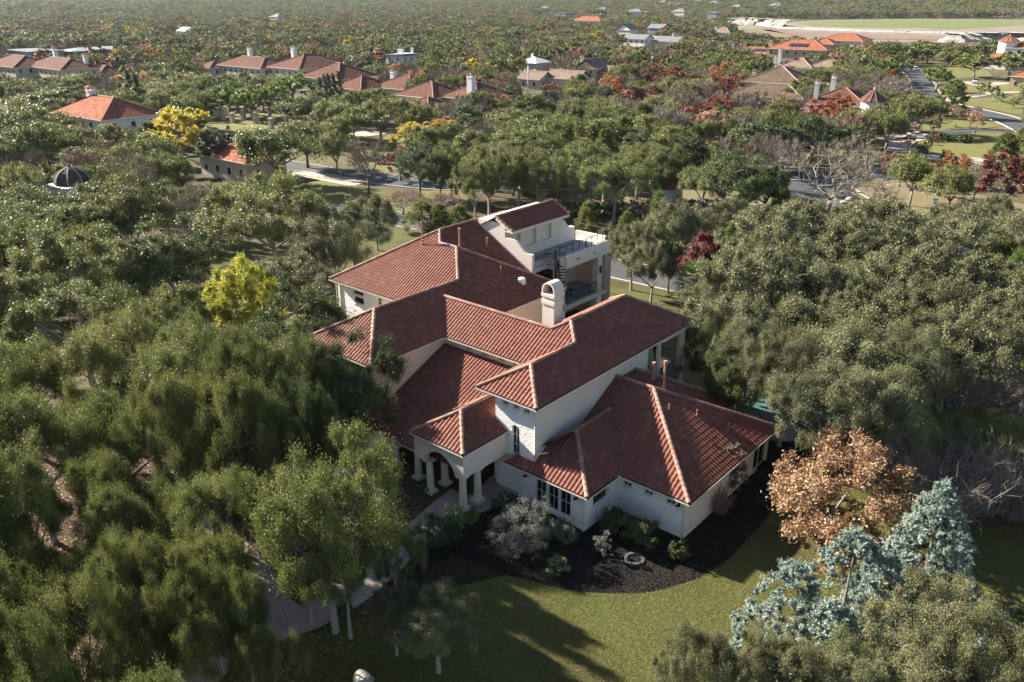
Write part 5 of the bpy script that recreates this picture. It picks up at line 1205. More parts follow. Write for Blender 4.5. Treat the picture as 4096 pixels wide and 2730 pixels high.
house('cypress_house', 'cream house with brown pyramid roofs behind five column cypresses', 800, 238, 2, [(-24,-6,2,18,6.0,.46), (-6.6,6,0,13,4.0,.46), (2,18,8,22,4.0,.42)], 't_brown', 'w_cream', [(3,16,4,9,1.8)], clear=(700,164,905,228))
house('stone_chimney_house', 'brown-roofed house with a tall white stone chimney', 985, 272, 2, [(-14,0,2,15,4.6,.46), (-1,12,6,20,4.6,.46), (-3,5,-5,3,3.2,.45)], 't_brown', 'w_cream', [(7.5,8.5,1,11.2,2.2)], clear=(890,188,1050,262))
o7 = house('modern_white_house', 'white modern house with a flat roof terrace and dark fascia', 925, 166, 6, [(-9,0,0,12,6.2,0,'flat'), (-7,-1,2.5,9,3.1,0,'flat')], 'w_dark', 'w_white', clear=(884,116,968,150))
mb = MB(); mb.box(-5,0.2,.3,8,6.9,7.0); mb.box(-6,-3,4,5,7,8.6); mb.box(-2,-1,8,9,7,9.0); mb.build('roof_terrace', MT['t_white'], o7)
house('white_roofed_house', 'small house with a bright white metal roof', 1232, 176, 0, [(-9,0,0,9,4.6,.42)], 't_white', 'w_cream', [(-6,5,5,8.2,.9)], clear=(1203,148,1262,170))
house('low_brown_house', 'low house with tan gables left of the tan gabled house', 1240, 207, 4, [(-9,0,0,8,3.0,.5,'gx'), (-1,12,4,13,3.4,.45,'gx')], 't_tan', 'w_cream', [(-8.5,4,0,6.5,1.0)], clear=(1188,172,1292,200))
house('tan_gabled_house', 'tall tan house with a steep gable and chimney', 1362, 196, 4, [(-7,1,0,11,5.4,.62,'gy'), (1,9,3,10,4.0,.45,'gx')], 't_tan', 'w_tan', [(-6.5,3,0,9.6,1.3)], clear=(1322,152,1395,188))
house('white_farmhouse', 'white two-storey house with a black roof, left of a pair', 1480, 117, 0, [(-14,0,0,9,5.8,.45,'gx')], 't_grey', 'w_white', clear=(1438,86,1497,112))
house('white_terrace_house', 'white house with black roof and long front terrace, right of a pair', 1530, 117, 0, [(-14,6,2,12,4.6,.45,'gx'), (-16,8,-4,1.9,2.4,.12)], 't_grey', 'w_white', [(0,7,5,9.2,1.3)], clear=(1494,80,1560,113))
house('pink_roof_house', 'distant house with a dull pink tile roof', 1352, 60, 0, [(-24,14,0,20,4.5,.36)], 't_red', 'w_cream', clear=(1318,45,1385,57), win=False)
hr = house('solar_house', 'orange-tiled house with dark solar panels on its roof', 1830, 152, 4, [(-14,12,0,16,6.6,.42), (-34,-13,3,15,4.2,.36), (2,12,8,18,8.6,.42)], 't_red', 'w_tan', [(-33,8,3,8.4,1.4),(-8,14,6,11.5,1.3),(-16,10,5,10.0,2.0)], clear=(1738,106,1898,140))
for x0, x1, y0, s, ze, nm in ((-5,3,1.6,.42,6.85,0), (-31,-24,4.2,.36,4.45,0), (-22,-16,4.2,.36,4.45,0)):
    mb = MB(); z = lambda y: ze+s*(y+.5)+.2; z2 = lambda y: ze+s*(y-2.5)+.2; zf_ = z if ze > 6 else z2
    mb.slabpoly([(x0,y0,zf_(y0)),(x1,y0,zf_(y0)),(x1,y0+2.4,zf_(y0+2.4)),(x0,y0+2.4,zf_(y0+2.4))], (0,0,.08)); mb.build('solar_panel', MT['solar'], hr)
house('pale_tile_house', 'house with pale tan tile gables below the solar roof', 1842, 186, 4, [(-9,3,0,11,4.2,.5), (1,13,3,12,4.6,.42), (-13,-6,1,9,3.6,.45)], 't_tan', 'w_cream', [(-10.5,4,2,11.0,1.4),(-10.0,-1,2,8.6,1.3)], clear=(1778,130,1895,172))
house('flat_tile_house', 'large house with greenish brown flat-tile roofs', 1760, 252, 6, [(-9,7,5,20,6.4,.46), (-10,10,-2,9,3.4,.46), (5,17,8,18,4.0,.4)], 't_flat', 'w_tan', [(-9,14,5,9.4,1.6)], clear=(1678,164,1842,232))
ht = house('turret_house', 'stone house with a round turret and two white chimneys', 1946, 300, 6, [(-11,3,2,15,5.0,.48), (-9,2,-3.5,2,3.0,.45), (4,11,0,8,3.2,.45)], 't_brown', 'w_white', [(-9.0,3.5,2,11.0,1.3),(-7.0,10,5,11.8,1.4)], clear=(1848,190,2003,246))
turret(ht, 4.2, 2.2, 2.5, -.5, 6.6, 2.7, 't_brown', 'w_white')
hw = house('white_mansion', 'big white house with orange tile roofs and a round tower at the right edge', 2290, 160, 0, [(0,30,6,24,8.0,.36), (-6,3,0,7,4.2,.40), (20,34,-6,6,7,.36)], 't_red', 'w_white', [(16,10,8,13.5,1.6)], clear=(2246,84,2353,150))
turret(hw, .5, 9, 3.6, -.5, 10.5, 2.4, 't_red', 'w_white')
house('red_gable_lodge', 'low orange-tiled house below the white mansion', 2348, 205, 0, [(-4,14,0,10,3.6,.45)], 't_red', 'w_tan', clear=(2330,150,2353,200))
house('far_red_house', 'distant orange tile roof above the trees left of the bluff', 1938, 113, 0, [(-14,10,0,16,4.2,.4)], 't_red', 'w_cream', clear=(1915,98,1965,108), win=False)
house('gatehouse', 'tiny gatehouse with a tile roof and white walls by the hedge', 1543, 484, 4, [(-3.6,0,0,3.4,2.7,.55,'gx')], 't_red', 'w_white', clear=(1492,426,1550,480), oh=.35)
house('cream_cottage', 'small cream cottage with a tan roof near the lake bed', 1662, 92, 0, [(-10,4,0,10,4.4,.55)], 't_tan', 'w_cream', [(-9,5,3,8.5,1.2)], clear=(1643,72,1682,88), win=False)
house('blue_grey_hall', 'tall blue-grey block on the slope above the lake bed', 1645, 50, 0, [(-12,0,0,14,9,0,'flat')], 'w_bluegrey', 'w_bluegrey', clear=(1622,34,1648,48), win=False)
house('blue_shed', 'long pale blue-grey shed left of the lake bed', 1700, 56, 0, [(-24,0,0,10,5,.1,'gx')], 't_metal', 'w_bluegrey', clear=(1672,44,1712,56), win=False)
house('white_gable_house', 'white gabled house behind the bright yellow tree', 1470, 100-12, 0, [(-20,-8,0,10,5,.6,'gy')], 't_grey', 'w_white', clear=(1424,68,1462,86), win=False)
house('grey_gable_house', 'grey house above the white farmhouse', 1512, 86, 0, [(-9,3,0,12,6,.4,'gx')], 't_grey', 'w_bluegrey', clear=(1488,64,1518,82), win=False)
house('grey_flat_roof_house', 'distant grey house with long flat eaves', 1300, 42, 0, [(-22,0,0,16,6,0,'flat')], 't_grey', 'w_bluegrey', clear=(1275,30,1326,40), win=False)
house('white_shed', 'small white roof among dark oaks on the left', 430, 86, 0, [(-14,0,0,10,4,.5,'gx')], 't_white', 'w_white', clear=(400,70,432,82), win=False)
house('pale_wall_house', 'small pale house half hidden above the left houses', 640, 56, 0, [(-16,0,0,12,7,.5)], 't_grey', 'w_cream', clear=(625,40,655,52), win=False)
FAR = [(1120,18,'t_grey'),(1160,14,'t_grey'),(1010,12,'t_grey'),(960,11,'t_grey'),(905,10,'t_grey'),(850,14,'t_grey'),(1250,34,'t_grey'),(1380,36,'t_grey'),(1520,24,'t_tan'),(1560,28,'t_tan'),(1600,22,'t_tan'),(1640,26,'t_grey'),(1690,32,'t_grey'),(1730,22,'t_grey'),(1780,30,'t_grey'),(1810,24,'t_grey'),(60,14,'t_grey'),(130,10,'t_grey'),(1460,40,'t_grey'),(1560,40,'t_grey'),(2300,10,'t_tan')]
FAR.sort()
ORD = ['first','second','third','fourth','fifth','sixth','seventh','eighth','ninth','tenth','eleventh','twelfth','thirteenth','fourteenth','fifteenth','sixteenth','seventeenth','eighteenth','nineteenth','twentieth','twenty-first','twenty-second']
for i, (u, v, m) in enumerate(FAR):
    house('distant_house', ORD[i]+' from the left of the tiny hazy houses along the horizon woods', u, v, (i*23) % 40-20, [(-12,8,0,14,6.5,.5), (6,18,3,13,5,.5)], m, 'w_cream', clear=(u-16,v-7,u+18,v+1), win=False, group='tiny houses near the horizon')
MT['dome'] = simple('dome_shingle', (.035,.033,.03), (.075,.07,.065), 1.5, .95, spec=.1)
# domed gazebo
x, y, _ = ground(168, 428, 5.0); t = thing('domed_gazebo', 'square stone pavilion with a dark ribbed dome among the left oaks', 'pavilion', (x, y, zg(x, y)), R_(10)); CLEAR.append((126,392,212,455,math.hypot(x,y)+3))
mb = MB()
for sx in (-1,1):
    for sy in (-1,1): mb.box(sx*2.0-.45, sx*2.0+.45, sy*2.0-.45, sy*2.0+.45, -.3, 3.6)
for a, b in (((-2.44,-2.44),(2.44,-2.44)),((2.44,-2.44),(2.44,2.44)),((2.44,2.44),(-2.44,2.44)),((-2.44,2.44),(-2.44,-2.44))): pass
mb.box(-2.5,2.5,-2.5,-1.55,3.6,4.5); mb.box(-2.5,2.5,1.55,2.5,3.6,4.5); mb.box(-2.5,-1.55,-1.55,1.55,3.6,4.5); mb.box(1.55,2.5,-1.55,1.55,3.6,4.5); mb.build('wall', MT['stone'], t)
mb = MB(); mb.box(-2.75,2.75,-2.75,2.75,4.5,4.7); mb.build('cornice', MT['w_white'], t)
mb = MB(); mb.lathe((0,0,4.7), [(2.45,0),(2.42,.5),(2.2,1.1),(1.75,1.65),(1.1,2.05),(.4,2.25),(.02,2.28)], 8); mb.build('dome', MT['dome'], t)
mb = MB()
for k in range(8):
    a = 2*math.pi*k/8; mb.tube([(r*math.cos(a), r*math.sin(a), 4.72+z) for r, z in ((2.45,0),(2.42,.5),(2.2,1.1),(1.75,1.65),(1.1,2.05),(.4,2.25))], .07, 5)
mb.build('dome_rib', MT['w_cream'], t); mb = MB(); mb.lathe((0,0,6.95), [(.12,0),(.12,.15),(.25,.3),(.2,.5),(.05,.6)], 10); mb.build('finial', MT['t_grey'], t)
# stone pillars of the garden beyond
for i, (u, v) in enumerate(((499,270),(513,276),(521,266),(535,283),(560,275),(588,284),(624,296),(672,262))):
    x, y, _ = ground(u, v, .7); t = thing('stone_pillar', ORD[i]+' from the left of the pale stone pillars on the garden lawn', 'pillar', (x,y,zg(x,y)), .1, 'stone pillars on the garden lawn'); w = .5
    mb = MB(); mb.box(-w,w,-w,w,-.2,2.2); mb.build('shaft', MT['w_cream'], t); mb = MB(); mb.box(-w-.12,w+.12,-w-.12,w+.12,2.2,2.42); mb.build('cap', MT['lime'], t)
CLEAR.append((496,256,680,284,1e9))
# ---------------------------------------------------------------- cars
MT['silver'] = simple('silver_paint', (.50,.51,.53), (.55,.56,.58), 1, .25, metal=.4)
MT['white_paint'] = simple('white_paint', (.72,.73,.74), (.78,.79,.8), 1, .3)
MT['tyre'] = simple('tyre_rubber', (.015,.015,.015), (.025,.025,.025), 5, .8)
MT['lamp_red'] = simple('tail_lamp', (.35,.02,.02), (.4,.03,.03), 5, .3)
def car(label, u, v, rz, paint, prof, glassx, L=4.8, Wd=1.9, wx=(.95,3.85), group=None, rear_red=True, name='parked_car'):
    x, y, _ = ground(u, v, .75); t = thing(name, label, 'car', (x, y, zg(x,y)+.07), R_(rz))
    n = len(prof); bm = MB(); rings = []
    for s, k in ((-1,.86),(-.82,.97),(-.5,1),(.5,1),(.82,.97),(1,.86)):
        rings.append([(px_-L/2, s*Wd/2*(1 if pz < .95 else .86), .22+(pz-.22)*k) for px_, pz in prof])
    k0 = len(bm.v)
    for r in rings: bm.v += r
    for i in range(5):
        for j in range(n):
            a = k0+i*n+j; b_ = k0+i*n+(j+1) % n; bm.f.append((a, b_, b_+n, a+n))
    bm.f.append(tuple(k0+j for j in range(n))); bm.f.append(tuple(k0+5*n+j for j in range(n-1,-1,-1))); bm.a = [.5]*len(bm.f); bm.m = [0]*len(bm.f)
    bm.build('body', MT[paint], t)
    (r0, z0), (r1, z1), (f1, z2), (f0, z3) = glassx
    for nm, (xa, za), (xb, zb) in (('rear_window',(r0,z0),(r1,z1)), ('windscreen',(f1,z2),(f0,z3))):
        g = MB(); w0, w1 = Wd*.40, Wd*.36; dx, dz = xb-xa, zb-za; l = math.hypot(dx, dz); nx_, nz_ = -dz/l, dx/l
        g.slabpoly([(xa-L/2+nx_*.02,-w0,za+nz_*.02),(xa-L/2+nx_*.02,w0,za+nz_*.02),(xb-L/2+nx_*.02,w1,zb+nz_*.02),(xb-L/2+nx_*.02,-w1,zb+nz_*.02)], (nx_*.02,0,nz_*.02)); g.build(nm, MT['glass'], t)
    for s in (-1,1):
        g = MB(); yy = s*Wd*.452; g.slabpoly([(r0+.12-L/2,yy,max(z0,.95)),(f0-.12-L/2,yy,max(z3,.95)),(f1-.05-L/2,s*Wd*.432,z2-.06),(r1+.05-L/2,s*Wd*.432,z1-.06)], (0,s*.02,0)); g.build('side_window', MT['glass'], t)
        for wxx in wx:
            w = MB(); w.tube([(wxx-L/2,s*(Wd/2-.20),.33),(wxx-L/2,s*(Wd/2+.015),.33)], .33, 18); wo = w.build('wheel', MT['tyre'], t); h_ = MB(); h_.tube([(wxx-L/2,s*(Wd/2+.016),.33),(wxx-L/2,s*(Wd/2+.03),.33)], .21, 14); h_.build('rim', MT['metal'], wo)
    if rear_red:
        g = MB(); zt_ = prof[-1][1] if False else .78; g.box(-L/2-.03,-L/2+.05,-Wd*.42,Wd*.42,zt_-.06,zt_+.08); g.build('tail_lamp', MT['lamp_red'], t)
    CLEAR.append((u-30,v-14,u+30,v+10,math.hypot(x,y)+4)); return t
coupe = [(0,.30),(0,.72),(.08,.92),(.75,.98),(1.45,1.32),(2.35,1.36),(3.15,.98),(4.2,.88),(4.78,.68),(4.8,.30),(4.4,.22),(.4,.22)]
car('silver coupe parked on the curved paved drive', 2110, 318, 8, 'silver', coupe, ((.75,.98),(1.45,1.32),(2.35,1.36),(3.15,.98)))
suv = [(0,.35),(0,.95),(.12,1.15),(.35,1.66),(.7,1.72),(2.7,1.70),(3.35,1.12),(4.3,1.02),(4.62,.80),(4.65,.35),(4.3,.25),(.35,.25)]
car('white estate car on the far bend of the road', 2103, 163, 75, 'white_paint', suv, ((.12,1.15),(.35,1.66),(2.7,1.70),(3.35,1.12)), 4.65, 1.85, (.9,3.7))
car('silver pickup parked on a paved court at the far right', 2240, 192, -80, 'silver', suv, ((.12,1.15),(.35,1.66),(2.7,1.70),(3.35,1.12)), 4.65, 1.9, (.9,3.7))
# ---------------------------------------------------------------- signs and poles
MT['sign_red'] = simple('sign_red', (.42,.012,.018), (.46,.015,.02), 2, .5); MT['sign_white'] = simple('sign_white', (.75,.75,.75), (.8,.8,.8), 2, .5); MT['sign_black'] = MT['iron']; MT['sign_blue'] = simple('sign_blue', (.20,.30,.48), (.24,.34,.52), 2, .5)
def text(parent, s, size, loc, mat, rot=(R_(90),0,0)):
    c = bpy.data.curves.new('lettering', 'FONT'); c.body = s; c.size = size; c.align_x = 'CENTER'; c.align_y = 'CENTER'; c.extrude = .004; o = link('lettering', c, parent); o.location = loc; o.rotation_euler = rot; c.materials.append(mat)
    bpy.context.view_layer.update(); me = bpy.data.meshes.new_from_object(o.evaluated_get(bpy.context.evaluated_depsgraph_get())); q = link('lettering', me, parent); q.location = loc; q.rotation_euler = rot; bpy.data.objects.remove(o); return q
def post_sign(name, label, u, v, rz, h):
    x, y, _ = ground(u, v, .7); t = thing(name, label, 'sign', (x, y, zg(x,y)), R_(rz)); mb = MB(); mb.tube([(0,.03,-.2),(0,.03,h)], .04, 6); mb.build('post', MT['metal'], t); CLEAR.append((u-8,v-40,u+8,v+4,math.hypot(x,y)+4)); return t
t = post_sign('stop_sign', 'red octagonal stop sign beside the bare tree trunk', 1915, 486, 32, 2.9)
oc = lambda r: [(r*math.cos(math.pi/8+k*math.pi/4), -.0, 2.5+r*math.sin(math.pi/8+k*math.pi/4)) for k in range(8)]
mb = MB(); mb.slabpoly(oc(.46), (0,-.012,0)); mb.build('border', MT['sign_white'], t); mb = MB(); mb.slabpoly([(p[0],-.013,p[2]) for p in oc(.42)], (0,-.006,0)); pl_ = mb.build('plate', MT['sign_red'], t); text(pl_, 'STOP', .30, (0,-.024,2.5), MT['sign_white'])
t = post_sign('speed_sign', 'white speed limit sign on the dry verge to the right', 2142, 502, 30, 2.9)
mb = MB(); mb.box(-.38,.38,-.02,0,1.95,2.9); pl_ = mb.build('plate', MT['sign_white'], t); text(pl_, 'SPEED', .18, (0,-.026,2.72), MT['sign_black']); text(pl_, 'LIMIT', .18, (0,-.026,2.54), MT['sign_black']); text(pl_, '20', .42, (0,-.026,2.2), MT['sign_black'])
t = post_sign('street_name_sign', 'small pale blue street name sign at the junction', 1962, 434, 30, 3.2); mb = MB(); mb.box(-.55,.55,-.02,0,2.75,3.15); mb.build('plate', MT['sign_blue'], t)
x, y, _ = ground(1213, 226, .7); t = thing('street_pole', 'tall pale metal pole left of the low brown house', 'pole', (x,y,.7)); mb = MB(); mb.tube([(0,0,-.3),(0,0,9.8)], [.16,.11], 8); mb.build('pole', MT['metal'], t); mb = MB(); mb.box(-.3,.3,-.1,.1,7.6,9.2); mb.build('equipment_box', MT['metal'], t); CLEAR.append((1206,164,1220,216,math.hypot(x,y)+3))
x, y, _ = ground(1495, 190, .7); t = thing('utility_pole', 'dark wooden utility pole beside the red tree', 'pole', (x,y,.7)); mb = MB(); mb.tube([(0,0,-.3),(0,0,10.5)], [.16,.12], 8); mb.build('pole', MT['bark'], t); mb = MB(); mb.box(-1.1,1.1,-.06,.06,9.6,9.8); mb.build('crossarm', MT['bark'], t); mb = MB(); mb.lathe((.4,-.3,8.2), [(.2,0),(.2,.8)], 10); mb.build('transformer', MT['metal'], t); CLEAR.append((1488,142,1502,186,math.hypot(x,y)+3))
# iron fence behind the villa and the low wall by the gatehouse
fb = MB(); A_, B_ = ground(1375,690,.8), ground(1560,735,.8); fn = thing('iron_fence', 'black iron garden fence in the shade behind the villa', 'fence', (0,0,0)); n_ = 40
for k in range(n_+1):
    f = k/n_; x, y = A_[0]+(B_[0]-A_[0])*f, A_[1]+(B_[1]-A_[1])*f; fb.tube([(x,y,.5),(x,y,2.0)], .03 if k % 8 == 0 else .014, 4)
fb.build('picket', MT['iron'], fn); fb = MB(); fb.tube([(A_[0],A_[1],1.9),(B_[0],B_[1],1.9)], .025, 4); fb.tube([(A_[0],A_[1],.75),(B_[0],B_[1],.75)], .025, 4); fb.build('rail', MT['iron'], fn)
lw = MB(); a, b = ground(1560,484,.7), ground(1760,478,.7); lw.obox(a, b, .35, .4, 1.25); tag(lw.build('garden_wall', MT['lime']), 'low pale wall running right from the gatehouse', 'wall')
hx = [ground(1555+i*18, 492-(i%2)*1.5, .7) for i in range(9)] + [ground(1310+i*20, 493, .7) for i in range(9)]
for i, (x, y, z) in enumerate(hx):
    o = plant('shrub', x, y, 1.6, 1.8, .7, lod=2, label=(ORD[i]+' bush from the left in the bright hedge right of the gatehouse') if i < 9 else (ORD[i-9]+' bush from the left in the hedge left of the gatehouse'))
# ================================================================== trees one by one: kind, u, v, radius (px), height (m)[, label]
L_ = []
def T(kind, *rows):
    for r in rows: L_.append((kind,)+r)
# left foreground woods
T('oak', (48,505,105,9), (150,548,105,9), (293,508,108,9.5), (165,640,120,9), (30,610,95,8.5), (623,512,112,10,'big olive round-crowned oak left of the tall roof, behind the yard gap'),
  (348,790,100,8), (183,752,118,8.5), (30,735,92,8.5), (550,826,108,8), (48,880,112,8.5), (256,862,118,8.5), (421,898,112,8.5), (623,915,112,8.5),
  (73,1049,128,8.5), (256,1018,112,8.5), (420,1010,100,9.5), (560,1015,100,10), (640,1190,75,7), (560,1430,72,6), (700,1290,55,5.5), (400,1180,70,6.5), (470,1090,80,8), (590,925,80,9), (400,1440,80,6.5), (260,1330,90,7), (238,1135,82,7.5), (55,1195,118,8), (275,1235,92,7), (495,1222,98,7), (476,1345,105,7), 
  (55,1342,112,7.5), (128,1418,100,7), (330,1362,82,6.5), (165,1516,112,7.5), (29,1546,92,7), (476,1492,88,6), (330,1500,80,6), (605,1540,70,5), (790,1310,80,6.5), (905,1285,55,5),
  (400,620,60,7), (-90,560,120,9), (-80,760,120,9), (-90,1000,130,9), (-90,1250,130,9), (-60,1450,120,9), (60,1680,130,9), (330,1720,130,8.5))  # oaks beyond the left and bottom edges are added to cast shade into view
T('dark', (348,610,112,9.5,'dark spreading oak overhanging the shaded yard gap on the left'), (733,762,98,9.5,'dark green oak touching the tiled roof at the left of the villa'), (800,905,112,9,'very dark oak shading the left corner of the porch roof'), (700,850,85,10), (640,1010,85,10.5), (690,1150,70,8), (740,1010,60,9.5))
T('dull', (806,530,80,8), (770,582,72,8.5), (696,655,88,7.5), (862,500,50,7), (640,660,50,7), (735,610,55,7.5), (1003,1442,95,4.2,'low twiggy oak bough spreading over the shaded lawn at the bottom'), (905,1410,55,4))
T('bare', (487,500,78,8.5,'half-bare grey tree in the dark gap between the left oaks'), (440,930,40,3))
T('lime', (548,712,82,9,'lime-yellow tree beside the left end of the villa'),)
T('bright', (612,690,45,7), (650,424,34,6,'slim yellow-green young tree at the end of the far lawn'), (608,445,20,4))
# right side woods
T('dull', (1821,555,120,9), (2004,551,128,9), (2205,569,112,8.5), (1747,687,118,9.5), (1850,692,110,9), (2114,668,112,9), (2226,690,100,8.5), (1711,776,90,8.5), (1821,782,108,8.5), (2040,768,110,8.5), (2187,812,105,8), (1949,858,128,9),
  (1894,958,118,8.5,'broad oak hiding the far corner of the right wing'), (2022,958,110,8.5), (1564,535,60,8), (1674,514,58,7.5), (1718,838,80,7.5), (2330,560,90,8), (2345,760,90,8), (1745,590,80,8), (1925,610,90,8), (2290,480,30,5), (1455,575,55,7.5), (1500,620,48,6.5), (1905,700,80,8.5), (1790,620,75,8.5), (2150,740,80,8), (2080,870,90,8), (1810,880,80,8), (1660,720,62,7.5), (2100,600,80,8.5), (2290,800,60,7), (1960,760,70,8))
T('dark', (1632,795,55,7.5,'dark oak close to the pool behind the right gallery'), (1700,870,60,7), (1660,880,50,6.5), (1540,600,40,6))
T('cedar', (2297,618,60,7), (2315,716,60,7), (1674,582,36,6.5,'green cedar just right of the red oak behind the villa'), (1513,500,36,6.5), (1795,470,30,5.5), (2040,500,28,5), (1985,520,25,5), (2330,650,50,6.5), (1640,640,30,5))
T('maroon', (1619,599,46,7.5,'small oak in dark red leaf behind the shaggy palm'),)
T('red', (2169,852,56,4.2,'scarlet-leaved clump of small trees at the right edge of the oaks'), (2258,833,50,4.0,'orange-red clump beside the blue cypress at the far right'))
T('bare',  (2330,935,75,4.5), (2060,1105,70,4.5))
T('redbare', (2176,915,72,4.5,'dark red bare-stemmed clump under the scarlet leaves'),)
T('oak', (2224,995,92,4.2), (2320,1010,80,4), (2120,1010,60,4))
# bottom right
T('dull', (2135,1500,125,6.6,'dull olive oak crown in front of the blue cypress at the bottom right'), (1800,1560,90,6,'sparse olive oak at the bottom edge right of the lawn'), (1960,1585,95,6), (1590,1570,80,6), (2260,1560,100,6.5), (1720,1590,80,6))
# behind the villa
T('oak', (1390,396,85,9,'large oak with a clear trunk standing behind the roof terrace'), (1465,388,60,8), (1413,430,66,8), (1106,345,68,8.5), (1174,345,68,8.5), (1123,412,64,9), (1191,402,64,9), (1243,426,50,8), (1089,436,48,8), (1037,390,46,8), (1157,282,58,8), (1226,292,55,8), (1294,303,58,8), (1362,310,58,8), (1431,275,50,8), (1482,303,58,8), (1530,403,42,7.5), (1330,360,55,8), (1260,350,50,8), (1542,398,46,8), (1615,423,50,8))
T('dark', (962,381,50,8.5,'dark oak on two slanting trunks at the end of the far lawn'), (1010,395,36,8), (1670,398,74,9), (1714,423,80,9), (1765,430,60,8), (1732,321,68,8.5), (1805,321,60,8.5), (1871,313,55,8.5), (1952,321,45,7.5), (1585,350,55,8), (1470,345,50,8), (496,334,50,8.5,'dark oak with forked trunk right of the yellow tree'))
T('cedar', (969,494,46,4,'bright cedar bushes by the road behind the highest ridge'), (1055,504,36,4), (1010,500,30,4), (1350,500,30,4.5), (1440,520,26,4), (1300,330,30,7), (1390,340,34,7), (1520,360,30,6.5), (1640,370,30,6.5))
T('redbare', (925,463,46,3.2), (1014,470,50,3.2), (222,386,76,7.5,'rusty half-bare tree beside the domed gazebo'), (1542,354,40,5), (1650,346,70,6))
T('bare', (843,372,46,8.5,'leafless grey tree standing on the far lawn'), (1037,268,55,8), (1915,405,105,10.5,'big leafless tree by the road junction'), (2043,218,60,8), (1480,470,40,4), (2245,420,30,6))
T('yellow', (410,312,70,10,'tall yellow-leaved tree in front of the red-roofed house'), (955,318,60,6), (1020,310,50,6), (1095,165,52,8,'bright yellow willow pair beyond the brown-roofed houses'), (1120,170,35,7))
T('salmon', (1000,290,60,7), (1060,300,40,6))
T('maroon', (918,368,36,6,'dark red tree above the bend of the far road'), (1253,262,36,7), (1732,240,44,7.5,'maroon tree below the greenish brown roof'), (1509,222,35,7), (1455,250,30,7), (1490,235,28,6))
T('red', (1666,200,42,8), (1652,258,40,7.5), (1593,272,34,7), (1531,178,45,8), (1440,160,26,6,'bright red tree behind the dark utility pole'), (1560,190,34,7), (2073,387,36,5,'bright red small tree just right of the road junction'), (2164,408,26,5), (2322,414,55,8.5,'big red-leaved tree at the right edge above the verge'), (1620,300,30,6))
T('orange', (1915,266,50,8.5,'golden tan tree in front of the turret house'), (304,197,55,7,'wide rusty orange tree behind the two thin cypresses'), (2197,388,34,5), (1650,200,20,6), (1780,300,30,6))
T('bright', (1798,250,36,7.5,'yellow-green tree between maroon tree and turret house'), (2157,176,32,8), (1600,150,24,6))
T('oak', (51,294,100,10,'large dark-centred oak at the left edge below the arched house'), (120,250,88,9.5), (20,346,72,9), (103,330,70,9), (154,227,50,8), (198,193,45,8), (393,214,60,8.5), (437,193,50,8.5), (349,228,50,8), (632,344,98,10,'wide oak over the far lawn between yellow tree and bare tree'), (701,318,68,9), (769,303,40,7.5), (771,344,40,7.5), (273,328,55,9), (342,362,60,9), (301,378,50,8), (181,346,45,8), (15,470,70,9), (677,256,50,8.5), (769,263,45,8.5), (250,425,45,7))
T('bright', (523,222,45,8.5), (574,228,45,8.5), (615,222,45,8.5), (670,200,42,8.5))
T('oak', (873,270,66,9.5,'round oak on several trunks by the paved court'), (2043,295,60,8.5), (2117,258,60,8.5), (1934,178,60,8.5), (1860,207,50,8.5), (2025,156,60,8.5), (2325,148,60,9), (2245,148,40,8), (2087,123,42,8), (2135,119,40,8), (2190,127,32,8), (1586,207,55,8), (1516,251,45,8), (2102,405,52,7.5,'bushy green tree on the bank right of the junction'), (2190,430,46,7), (1990,180,50,8.5), (1700,280,40,7))
T('cedar', (2190,222,44,8.5), (2310,347,36,6.5), (2345,330,30,6), (1480,275,34,7), (1540,290,34,7), (1680,315,30,7), (1600,330,30,7))
T('cypress', (296,208,14,12,'left one of the two thin cypresses behind the red roof'), (313,215,14,11.5,'right one of the two thin cypresses behind the red roof'), (735,212,10,9.5,'first from the left of the five column cypresses'), (745,206,10,10,'second from the left of the five column cypresses'), (754,204,10,10,'middle one of the five column cypresses'), (765,203,10,10,'fourth from the left of the five column cypresses'), (778,200,10,10.5,'fifth and rightmost of the five column cypresses'))
T('myrtle', (2073,302,13,4), (2103,300,10,3.6), (2087,332,13,4), (2140,330,12,4), (2148,292,13,4.2), (2164,264,14,4.4), (2200,265,15,4.6), (2234,266,15,4.8), (2246,284,15,4.8), (2150,270,10,4))
T('young', (2262,205,15,5.5), (2285,212,13,5), (2300,224,11,4.5), (2205,200,10,4), (2330,236,12,4.5))
T('shrub', (2281,492,22,2.6), (2248,478,22,2.2), (2160,312,24,1.8), (2215,316,22,1.6), (2180,355,20,1.5), (2120,342,16,1.4), (2310,480,24,2.4), (2225,500,18,1.8), (2265,505,18,1.8))
T('brush', (2192,488,28,2.4), (1846,478,14,1.8,'tan bush on the traffic island left of the bare tree'), (1872,482,12,1.4), (1700,470,16,1.6), (2215,470,20,2.0))
plant('oak', -28.6, 19.4, 3.4, 10.6, .4, label='pale sparse-leaved oak leaning over the front path, left of the porch')
for r in L_:
    if r[0] == 'oak' and r[1] < 760 and r[2] > 780: r = r[:4]+(r[4]*1.14,)+r[5:]
    kw = dict(label=r[5]) if len(r) > 5 else {}
    if r[0] in ('cypress',): kw['rz'] = 0
    tree_at(r[0], r[1], r[2], r[3], r[4], **kw)
